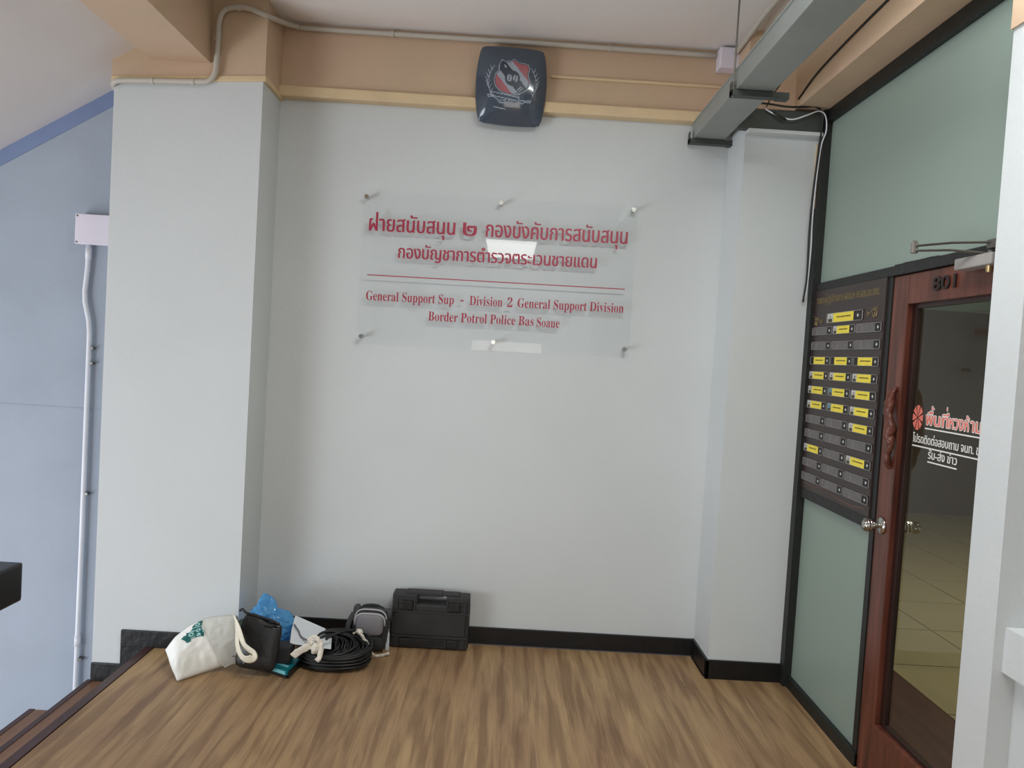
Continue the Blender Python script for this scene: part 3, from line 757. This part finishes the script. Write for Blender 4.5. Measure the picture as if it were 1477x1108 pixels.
cable('wall_cable', [(1.235, 3.75, 2.865), (1.25, 3.735, 2.85), (1.275, 3.735, 2.835), (1.30, 3.74, 2.83)], .007, FRAMEK, 'short black cable stub over the dark trunking')
cable('wall_cable', [(1.20, 3.5, 2.99), (1.215, 3.6, 2.95), (1.205, 3.68, 2.92), (1.20, 3.74, 2.885)], .003, FRAMEK, 'thin dark wire dangling from the beige beam')
cable('beam_cable', [(1.362, 3.76, 2.94), (1.361, 3.5, 2.99), (1.361, 3.0, 3.02), (1.361, 2.5, 3.03), (1.361, 2.1, 3.03)], .005, FRAMEK, 'dark cable fixed along the side of the beige office beam')
bm = bmesh.new(); box(bm, 1.488, 1.502, YC-.012, YC-.001, 2.42, 2.74, .002); tag(obj('cable_cover_strip', bm, BEIGE2), 'short cream strip beside the black window post', 'cable cover')

# ------------------------------------------------------------------ black handrail cap at the stairs
hr = thing('stair_rail', 'thick black rail end jutting in at the edge of the stairs', 'handrail', (-1.5, 1.4, 0))
bm = bmesh.new(); box(bm, -1.62, -1.395, .3, 2.235, .782, .898, .008); bm.transform(off(hr)); obj('rail_cap', bm, mat('black_rail_paint', (14, 14, 17), .3, var=.1), hr)
for y in (.5, 1.3):
    bm = bmesh.new(); box(bm, -1.55, -1.47, y-.04, y+.04, 0, .783, .004); bm.transform(off(hr)); obj('rail_post', bm, BLACKP, hr)

# ================================================================== THINGS ON THE FLOOR
# --- tool case
tc = thing('tool_case', 'black plastic power-tool case standing upright against the wall', 'case', (-.32, 4.02, 0))
X0, X1 = -.528, -.115; YF, YR = 3.985, 4.075
def lean(bm):  # the case leans its top edge on the wall
    for v in bm.verts: v.co.y += v.co.z*.05
    return bm
def cpart(name, boxes, m=CASEM, bev=.004, parent=tc):
    bm = bmesh.new()
    for b_ in boxes: box(bm, *b_, bev)
    lean(bm); bm.transform(off(tc)); return obj(name, bm, m, parent)
cpart('case_shell', [(X0, X1, YF, YR, .004, .236), (X0, X0+.135, YF, YR, .225, .290), (X1-.125, X1, YF, YR, .225, .286), (X0+.13, X1-.12, YF+.002, YR, .225, .240)], bev=.009)
cpart('seam_rim', [(X0-.003, X1+.003, YF+.040, YF+.052, .002, .240)], bev=.002)
cpart('handle', [(X0+.070, X1-.145, YF+.012, YR-.012, .277, .297), (X1-.15, X1-.055, YF+.016, YR-.016, .280, .294)], bev=.005)
lid = cpart('lid_panel', [(X0+.018, X1-.018, YF-.006, YF+.004, .075, .192)], bev=.003)
cpart('lid_rib', [(X0+.004, X1-.004, YF-.009, YF+.004, .192, .204)], bev=.003)
cpart('lid_rib', [(X0+.004, X1-.004, YF-.009, YF+.004, .062, .074)], bev=.003)
for a in (X0+.02, X0+.115, X1-.125, X1-.028): cpart('lid_rib', [(a, a+.010, YF-.007, YF+.004, .204, .262)], bev=.002)
for a in (X0+.02, X0+.105, X1-.125, X1-.028): cpart('lid_rib', [(a, a+.010, YF-.007, YF+.004, .010, .064)], bev=.002)
for a in (X0+.048, X1-.112): cpart('latch', [(a, a+.062, YF-.013, YF+.004, .208, .256)], BLKPL, .004)
for a in (X0+.048, X1-.112): cpart('lower_boss', [(a, a+.062, YF-.010, YF+.004, .014, .056)], BLKPL, .004)
cpart('lower_label_recess', [(X0+.125, X1-.13, YF-.004, YF+.004, .020, .052)], BLKPL, .002)

# --- grey pouch bag
gp = thing('camera_bag', 'small grey zipped bag with light grey front pocket beside the black case', 'bag', (-.63, 3.97, 0))
def superell(bm, c, r, e=3.0, nu=28, nv=18, noise_amp=0.0):
    rings = []
    def sg_(t, p): return math.copysign(abs(t)**p, t)
    top = None
    for j in range(nv+1):
        ph = -PI/2+PI*j/nv; ring = []
        for i in range(nu):
            th = 2*PI*i/nu
            x = sg_(math.cos(ph), 2/e)*sg_(math.cos(th), 2/e); y = sg_(math.cos(ph), 2/e)*sg_(math.sin(th), 2/e); z = sg_(math.sin(ph), 2/e)
            v = Vector((c[0]+r[0]*x, c[1]+r[1]*y, c[2]+r[2]*z))
            if noise_amp: v += nvec(v*14)*noise_amp
            ring.append(bm.verts.new(v))
        rings.append(ring)
    for j in range(nv):
        for i in range(nu): bm.faces.new((rings[j][i], rings[j][(i+1) % nu], rings[j+1][(i+1) % nu], rings[j+1][i]))
    bmesh.ops.remove_doubles(bm, verts=bm.verts, dist=1e-5)
def gpart(name, fn, m, smooth=True, parent=gp):
    bm = bmesh.new(); fn(bm); bm.transform(off(gp)); return obj(name, bm, m, parent, smooth)
gpart('bag_body', lambda bm: superell(bm, (-.628, 3.975, .108), (.098, .065, .108), 3.2, noise_amp=.006), BAGG)
gpart('front_pocket', lambda bm: superell(bm, (-.628, 3.912, .145), (.072, .030, .056), 4.0), BAGL)
def arch(bm, w_, h_, cx, y, cz, r, full=False):
    pts = []
    for k in range(25):
        t = PI*(k/24) if not full else 2*PI*k/24
        cc = math.copysign(abs(math.cos(t))**.55, math.cos(t)); ss = math.copysign(abs(math.sin(t))**.55, math.sin(t))
        pts.append((cx+w_*cc, y, cz+h_*ss))
    tube(bm, pts, r, 7)
gpart('pocket_piping', lambda bm: arch(bm, .078, .062, -.628, 3.905, .142, .0045), PIPING)
gpart('top_zip', lambda bm: arch(bm, .084, .085, -.628, 3.925, .135, .004), PIPING)
gpart('lower_front', lambda bm: superell(bm, (-.625, 3.915, .045), (.078, .028, .045), 3.0, noise_amp=.006), BAGD)
gpart('side_tab', lambda bm: superell(bm, (-.705, 3.96, .205), (.020, .02, .028), 2.5, 14, 10, .006), BAGG)
gpart('side_tab', lambda bm: superell(bm, (-.548, 3.965, .185), (.026, .022, .030), 2.5, 14, 10, .006), BAGG)
gpart('carry_strap', lambda bm: tube(bm, smooth_path([(-.72, 3.95, .19), (-.745, 3.93, .13), (-.738, 3.92, .07), (-.70, 3.91, .04)], 6), 0, 8, flat=(.004, .014), up=(0, 1, 0)), BAGG)
gpart('carry_strap', lambda bm: tube(bm, smooth_path([(-.560, 3.95, .205), (-.545, 3.92, .16), (-.552, 3.905, .09), (-.565, 3.90, .03)], 6), 0, 8, flat=(.004, .012), up=(0, 1, 0)), BAGD)
gpart('grab_handle', lambda bm: tube(bm, smooth_path([(-.685, 3.98, .208), (-.66, 3.985, .219), (-.61, 3.985, .220), (-.57, 3.98, .206)], 6), 0, 8, flat=(.004, .010), up=(0, 1, 0)), BAGD)

# --- small white bottle between bag and case
bt = thing('small_white_bottle', 'small pale plastic bottle wedged between grey bag and black case', 'bottle', (-.536, 3.925, 0))
bm = bmesh.new(); cyl(bm, (-.538, 3.955, 0), (-.538, 3.955, .085), .011, 20); cyl(bm, (-.538, 3.955, .085), (-.538, 3.955, .098), .011, 20, .007); bm.transform(off(bt)); obj('bottle_body', bm, mat('pale_blue_white_plastic', (205, 216, 222), .4), bt, False)
bm = bmesh.new(); cyl(bm, (-.538, 3.955, .098), (-.538, 3.955, .112), .007, 16); bm.transform(off(bt)); obj('cap', bm, WHITE, bt)

# --- coiled black cable
cc = thing('cable_coil', 'coil of thick black cable tied with white cloth strips', 'cable', (-.83, 3.85, 0))
bm = bmesh.new(); rnd = random.Random(3); pts = []
NL = 54; cx, cy = -.785, 3.732
for k in range(NL*28):
    t = k/28; a = 2*PI*t; i = int(t)
    f = t-i
    rr0 = .018+.174*((i*7) % 13)/12; rr1 = .018+.174*(((i+1)*7) % 13)/12; R0 = rr0*(1-f)+rr1*f
    layer = i/NL
    z = .009+.100*layer + .006*math.sin(a*2+i)
    sq = 1+.04*math.sin(3*a+i)
    # strands fan out on the front and are gathered where the ties hold them
    gather = math.exp(-((math.sin((a-.05)/2))/.22)**2)
    z = z*(1-.25*gather)+.09*gather*.25
    zt = z + .034*math.sin(a)*layer
    pts.append((cx+R0*sq*1.07*math.cos(a), cy+R0*sq*.70*math.sin(a), max(.0075, zt+.0*math.sin(a))))
tube(bm, pts, .0068, 7); bm.transform(off(cc)); obj('coiled_strands', bm, CABLE, cc, True)
def cpart2(name, fn, m, smooth=True):
    bm = bmesh.new(); fn(bm); bm.transform(off(cc)); return obj(name, bm, m, cc, smooth)
cpart2('loose_cable_end', lambda bm: tube(bm, smooth_path([(-.800, 3.66, .150), (-.78, 3.67, .165), (-.73, 3.70, .178), (-.68, 3.76, .165), (-.65, 3.84, .12)], 6), .0068, 8), CABLE)
cpart2('loose_grey_wire', lambda bm: tube(bm, smooth_path([(-.985, 3.77, .175), (-.955, 3.74, .155), (-.93, 3.70, .142), (-.885, 3.66, .140)], 6), .0045, 8), mat('grey_wire', (120, 118, 128), .5))
def cloth_strip(bm, pts, wd, th, up, seed=0):
    P = smooth_path(pts, 6); tube(bm, P, 0, 10, flat=(th, wd), up=up)
    for v in bm.verts: v.co += nvec(v.co*60+Vector((seed, 0, 0)))*.005
def knotball(bm, c, r, seed):
    b2 = bmesh.ops.create_icosphere(bm, subdivisions=3, radius=1)
    for v in b2['verts']:
        d = v.co.normalized(); k_ = 1+.35*noise.noise(d*2.2+Vector((seed, 0, 0)))
        v.co = Vector((c[0]+d.x*r[0]*k_, c[1]+d.y*r[1]*k_, c[2]+d.z*r[2]*k_))
cpart2('cloth_tie', lambda bm: knotball(bm, (-.835, 3.615, .128), (.026, .024, .032), 1), CLOTH)
cpart2('cloth_tie', lambda bm: cloth_strip(bm, [(-.85, 3.60, .15), (-.865, 3.605, .165), (-.84, 3.60, .182), (-.815, 3.60, .165), (-.805, 3.60, .13), (-.812, 3.59, .09), (-.822, 3.585, .075)], .012, .004, (0, 1, 0), 2), CLOTH)
cpart2('cloth_tie_end', lambda bm: cloth_strip(bm, [(-.855, 3.60, .140), (-.885, 3.59, .128), (-.915, 3.58, .112), (-.932, 3.575, .092)], .018, .004, (0, 1, .2), 3), CLOTH)
cpart2('cloth_tie', lambda bm: knotball(bm, (-.655, 3.775, .155), (.015, .014, .013), 5), CLOTH)
cpart2('cloth_tie_end', lambda bm: cloth_strip(bm, [(-.668, 3.77, .170), (-.660, 3.77, .158), (-.640, 3.77, .135), (-.625, 3.78, .108), (-.605, 3.79, .075), (-.592, 3.80, .035), (-.575, 3.83, .012), (-.535, 3.855, .012), (-.512, 3.86, .020)], .009, .004, (0, 1, .3), 6), CLOTH)
cpart2('cloth_tie_end', lambda bm: cloth_strip(bm, [(-.655, 3.77, .16), (-.672, 3.765, .158), (-.684, 3.76, .150)], .006, .003, (0, 1, .3), 8), CLOTH)

# --- teal box
tb = thing('teal_box', 'flat teal and black box lying in front of the cable coil', 'box', (-.99, 3.68, 0))
ax = Vector((.043, .304, 0)).normalized(); ay = Vector((-.87, .48, 0)).normalized()
cr0 = Vector((-.943, 3.526, 0))
def obb(bm, a0, a1, b0, b1, z0, z1, bev=.003):
    r = bmesh.ops.create_cube(bm, size=1)
    for v in r['verts']:
        v.co = cr0 + ax*(a0+(v.co.x+.5)*(a1-a0)) + ay*(b0+(v.co.y+.5)*(b1-b0)) + Vector((0, 0, z0+(v.co.z+.5)*(z1-z0)))
    bmesh.ops.bevel(bm, geom=list({e for v in r['verts'] for e in v.link_edges}), offset=bev, segments=2, affect='EDGES')
def tpart(name, args, m, bev=.003):
    bm = bmesh.new(); obb(bm, *args, bev); bm.transform(off(tb)); obj(name, bm, m, tb)
tpart('box_base', (.004, .16, .006, .20, 0, .020), BLKPL)
tpart('box_lid', (0, .165, 0, .21, .018, .040), TEAL, .004)
tpart('side_grip', (.01, .155, -.003, .003, .002, .036), BLKPL, .001)
tpart('label_strip', (.035, .055, .02, .10, .040, .0412), TEALL, .0004)
tpart('front_strip', (-.0012, .001, .015, .12, .020, .037), TEALL, .0004)

# --- white sheet
sh = thing('white_card_sheet', 'blank white card sheet standing slanted on the cable coil', 'sheet', (-.90, 3.75, .13))
P = [(-1.001, 3.84, .196), (-.806, 3.83, .126), (-.772, 3.66, .104), (-.87, 3.655, .113), (-.972, 3.655, .124), (-.990, 3.74, .160)]
bm = bmesh.new(); f0 = [bm.verts.new(p_) for p_ in P]; f1 = [bm.verts.new((a, b_+.003, c)) for a, b_, c in P]
bm.faces.new(f0); bm.faces.new(f1[::-1])
for i in range(len(P)): bm.faces.new((f0[i], f0[(i+1) % len(P)], f1[(i+1) % len(P)], f1[i]))
bmesh.ops.triangulate(bm, faces=[f for f in bm.faces if len(f.verts) > 4])
bm.transform(off(sh)); obj('card', bm, PAPER, sh)

# --- blue plastic bag
def crumple(v, amp, sc):
    n1 = noise.ridged_multi_fractal(v*sc, .9, 2.1, 4, 1.0, 2.0)
    return n1*amp
bm = bmesh.new(); bmesh.ops.create_icosphere(bm, subdivisions=5, radius=1)
for v in bm.verts:
    d = v.co.copy()
    x = -1.135+d.x*.128; z = .128+d.z*.110; y = 3.86+d.y*.075
    z += max(0, .055*math.exp(-((x+1.175)/.055)**2))*(1 if d.z > 0 else 0)*d.z
    if d.x > .2: z -= .035*d.x*max(0, d.z)
    c = Vector((x, y, z)); k = crumple(c, .022, 11)-.026
    c += d*k; c += nvec(c*30)*.008
    c.z = max(.002, c.z); v.co = c
o = obj('plastic_bag', bm, BFILM, None, False); tag(o, 'crumpled translucent blue plastic bag behind the black bag', 'bag')

# --- black bag
bk = thing('black_bag', 'black rounded leather-look bag with a metal rivet leaning in front of the blue bag', 'bag', (-1.10, 3.62, 0))
def panel(bm, hw, hh, bul, th, e=6.5, n_=26):
    """pillow panel in local x,z facing -y"""
    rows_ = []
    for s_ in (0, 1):
        g_ = [[None]*(n_+1) for _ in range(n_+1)]
        for i in range(n_+1):
            for j in range(n_+1):
                u = -1+2*i/n_; v = -1+2*j/n_
                k_ = (abs(u)**e+abs(v)**e)**(1/e); m_ = max(abs(u), abs(v)); f_ = (m_/k_) if k_ > 1e-6 else 1
                uu, vv = u*f_, v*f_
                dep = bul*(1-abs(u)**2.5)*(1-abs(v)**4) + .5*th*(1-max(abs(u), abs(v))**8)
                g_[i][j] = bm.verts.new((uu*hw, -dep if s_ == 0 else th*.4+.3*dep, vv*hh))
        rows_.append(g_)
        for i in range(n_):
            for j in range(n_):
                q = (g_[i][j], g_[i+1][j], g_[i+1][j+1], g_[i][j+1]); bm.faces.new(q if s_ == 0 else q[::-1])
    a, b_ = rows_
    R = [(i, 0) for i in range(n_)]+[(n_, j) for j in range(n_)]+[(i, n_) for i in range(n_, 0, -1)]+[(0, j) for j in range(n_, 0, -1)]
    for q in range(len(R)):
        i, j = R[q]; i2, j2 = R[(q+1) % len(R)]
        bm.faces.new((a[i][j], a[i2][j2], b_[i2][j2], b_[i][j]))
MB_ = Matrix.Translation((-1.098, 3.572, .150)) @ Matrix.Rotation(math.radians(-17), 4, 'X') @ Matrix.Rotation(math.radians(3), 4, 'Y')
bm = bmesh.new(); panel(bm, .098, .120, .014, .016)
for v in bm.verts:
    if v.co.z > .09: v.co.z += .012*math.cos(v.co.x*30+1.6)-.004; 
    v.co.z += -.008*(v.co.x/.09)*(1 if v.co.z > 0 else .6)*abs(v.co.z/.12)
bm.transform(MB_); bm.transform(off(bk)); obj('front_flap', bm, BLKPL, bk, True)
bm = bmesh.new(); panel(bm, .076, .100, .02, .03); bm.transform(MB_ @ Matrix.Translation((.0, .034, -.010))); bm.transform(off(bk)); obj('bag_body', bm, BAGD, bk, True)
bm = bmesh.new(); tube(bm, smooth_path([(-.118, -.002, .138), (-.106, -.006, .146), (-.085, -.006, .132), (-.04, -.006, .124), (.0, -.006, .117), (.045, -.006, .109), (.082, -.002, .096)], 6), 0, 8, flat=(.006, .009), up=(0, 0, 1)); bm.transform(MB_); bm.transform(off(bk)); obj('rolled_top_edge', bm, BLKPL, bk, True)
bm = bmesh.new(); cyl(bm, (-.045, -.024, -.088), (-.045, -.034, -.088), .008, 18, .006); bm.transform(MB_); bm.transform(off(bk)); obj('rivet', bm, STEEL, bk)
bm = bmesh.new(); tube(bm, [(-.105, -.03, -.068), (-.085, -.033, -.064), (-.055, -.036, -.060)], .0028, 8); bm.transform(MB_); bm.transform(off(bk)); obj('metal_bar', bm, STEELD, bk)
bm = bmesh.new(); box(bm, -1.05, -.955, 3.60, 3.69, .0415, .125, .012); tag(obj('black_pouch', bm, BAGD), 'small matt black pouch on the teal box behind the black bag', 'pouch')

# --- canvas tote bag lying on its side
tt = thing('tote_bag', 'white canvas tote bag with teal print and cream straps lying on the floor', 'bag', (-1.38, 3.6, 0))
T = off(tt)
topE = [(-1.548, 3.585, .088), (-1.500, 3.60, .150), (-1.435, 3.62, .205), (-1.37, 3.635, .232), (-1.29, 3.63, .250), (-1.225, 3.62, .262)]
botE = [(-1.425, 3.44, .004), (-1.395, 3.47, .006), (-1.350, 3.52, .010), (-1.300, 3.565, .016), (-1.245, 3.60, .030), (-1.195, 3.615, .050)]
topP = smooth_path(topE, 8); botP = smooth_path(botE, 8); NU = len(topP)-1
def totef(u, v, side, lift=0.0):
    """u 0 seam .. 1 opening, v 0 top .. 1 bottom; side -1 front, 1 back"""
    i = min(NU-1, int(u*NU)); f = u*NU-i
    a = topP[i].lerp(topP[i+1], f); b_ = botP[i].lerp(botP[i+1], f)
    p_ = a.lerp(b_, v)
    nrm = Vector((-.12, -.86, .50)).normalized()
    fat = (math.sin(PI*min(1, max(0, v)))**.55)*(min(1, u/.22)**.5)*(1-.45*max(0, u-.55)/.45)
    d = .062*fat*(1 if side < 0 else .75)
    wr = noise.noise(Vector((u*3.5, v*2.4, side*3)))*.012 + abs(noise.noise(Vector((u*6+v*5, v*4-u*3, side*7))))*.016 + noise.noise(Vector((u*14, v*11, side*2)))*.003
    wr *= min(1, fat*1.3)
    p_ = p_ + nrm*(-side)*(d-wr*side*-.0 + wr*.9 + lift)
    p_.z = max(p_.z, .003+.0*lift)
    return p_
bm = bmesh.new(); NUm, NVm = 46, 34
gr = {}
for sd in (-1, 1):
    for i in range(NUm+1):
        for j in range(NVm+1):
            if sd == 1 and j in (0, NVm): gr[(sd, i, j)] = gr[(-1, i, j)]; continue
            if sd == 1 and i == 0: gr[(sd, i, j)] = gr[(-1, i, j)]; continue
            gr[(sd, i, j)] = bm.verts.new(totef(i/NUm, j/NVm, sd))
for sd in (-1, 1):
    for i in range(NUm):
        for j in range(NVm):
            q = [gr[(sd, i, j)], gr[(sd, i+1, j)], gr[(sd, i+1, j+1)], gr[(sd, i, j+1)]]
            q = [v for k_, v in enumerate(q) if v not in q[:k_]]
            if len(q) > 2: bm.faces.new(q)
bm.transform(T); o = obj('bag_body', bm, CANVAS, tt, True)
# folded-over cuff: a second layer with a slanting edge
bm = bmesh.new(); g2 = {}
for i in range(25):
    for j in range(35):
        v = j/34; u0 = .56+.20*v; u = u0+(1.0-u0)*i/24
        g2[(i, j)] = bm.verts.new(totef(u, v, -1, .016+.008*(1-abs(2*i/24-1))) + (Vector((0, 0, -.016*v)) if v > .8 else Vector((0, 0, 0))))
for i in range(24):
    for j in range(34): bm.faces.new((g2[(i, j)], g2[(i+1, j)], g2[(i+1, j+1)], g2[(i, j+1)]))
bmesh.ops.solidify(bm, geom=bm.faces[:], thickness=.004)
bm.transform(T); obj('folded_cuff', bm, CANVAS, tt, True)
# straps
def strap(pts, nm='strap'):
    bm = bmesh.new(); tube(bm, smooth_path(pts, 8), 0, 8, flat=(.0022, .021), up=(.35, 1, .35)); bm.transform(T); obj(nm, bm, STRAP, tt, True)
strap([(-1.228, 3.59, .268), (-1.205, 3.55, .258), (-1.180, 3.52, .232), (-1.160, 3.50, .200), (-1.140, 3.485, .172), (-1.112, 3.475, .156), (-1.088, 3.465, .146), (-1.084, 3.458, .132), (-1.098, 3.455, .120), (-1.125, 3.46, .118), (-1.152, 3.475, .132), (-1.175, 3.50, .162), (-1.195, 3.54, .200), (-1.215, 3.58, .225)])
strap([(-1.215, 3.60, .215), (-1.205, 3.585, .17), (-1.195, 3.575, .12), (-1.19, 3.575, .075)])
bm = bmesh.new(); superell(bm, (-1.205, 3.625, .155), (.030, .035, .085), 2.5, 16, 12, .01); bm.transform(T); obj('dark_contents', bm, mat('dark_green_grey_cloth', (70, 82, 78), .8, var=.5, scale=40), tt, True)
bm = bmesh.new(); superell(bm, (-1.195, 3.60, .095), (.014, .02, .045), 2.5, 12, 10, .004); bm.transform(T); obj('red_brown_contents', bm, mat('red_brown_cloth', (120, 70, 66), .8), tt, True)
# teal print: patch with pale letter rings, mapped on the cloth; picture units of a 1330 x 1108 closeup
def tart(x, y):
    rings = [(655, 430, 85, 55, 0), (770, 625, 85, 58, 0), (580, 740, 82, 62, 0), (825, 775, 55, 48, .0)]
    for cx_, cy_, a, b_, _ in rings:
        k = math.hypot((x-cx_)/a, (y-cy_)/b_)
        if k < .48: return 1
        if k < 1.0: return 2
    L_ = [((540, 540), (790, 500)), ((480, 650), (660, 640)), ((620, 860), (740, 820)), ((930, 620), (1000, 700)), ((880, 740), (920, 800)), ((600, 330), (690, 290))]
    for a, b_ in L_:
        if dseg(x, y, a, b_) < 15: return 2
    P_ = [(620, 330), (740, 290), (800, 300), (780, 400), (840, 540), (900, 610), (1000, 680), (1030, 830), (860, 840), (740, 860), (640, 890), (660, 980), (520, 990), (470, 920), (280, 780), (340, 710), (420, 740), (380, 640), (480, 660), (540, 560), (500, 480), (520, 410), (600, 370)]
    if inside(P_, x, y): return 1
    return 0
bm = bmesh.new(); tv = {}
def tuv(x, y):   # closeup pixels -> cloth coordinates
    px = 250+x/22.17; py = 885+y/22.17
    # along the bag axis and across it
    ex, ey = px-285, py-897
    u = .575 + (ex*.93 + ey*(-.36))/98*.95
    v = .03 + (ex*.28 + ey*.96)/76
    return u, v
stp = 13
def tvert(i, j):
    if (i, j) not in tv:
        u, v = tuv(260+i*stp, 260+j*stp); u = min(.98, max(.02, u)); v = min(.98, max(.02, v))
        tv[(i, j)] = bm.verts.new(totef(u, v, -1, .0025))
    return tv[(i, j)]
for i in range(62):
    for j in range(58):
        c = tart(260+(i+.5)*stp, 260+(j+.5)*stp)
        if c: f = bm.faces.new((tvert(i, j), tvert(i+1, j), tvert(i+1, j+1), tvert(i, j+1))); f.material_index = c-1
bm.transform(T); obj('teal_print', bm, [TEALI, TEALP], tt, True)

# ================================================================== behind the viewer (seen only as reflections)
cl_ = thing('ceiling_light', 'long ceiling light panel over the hall behind the viewer', 'ceiling light', (-.02, -3.9, ZC))
B('lamp_frame', -.42, .38, -4.93, -2.87, ZC-.03, ZC, BOXW, cl_)
B('lamp_diffuser', -.39, .35, -4.9, -2.9, ZC-.036, ZC-.028, LAMP, cl_)
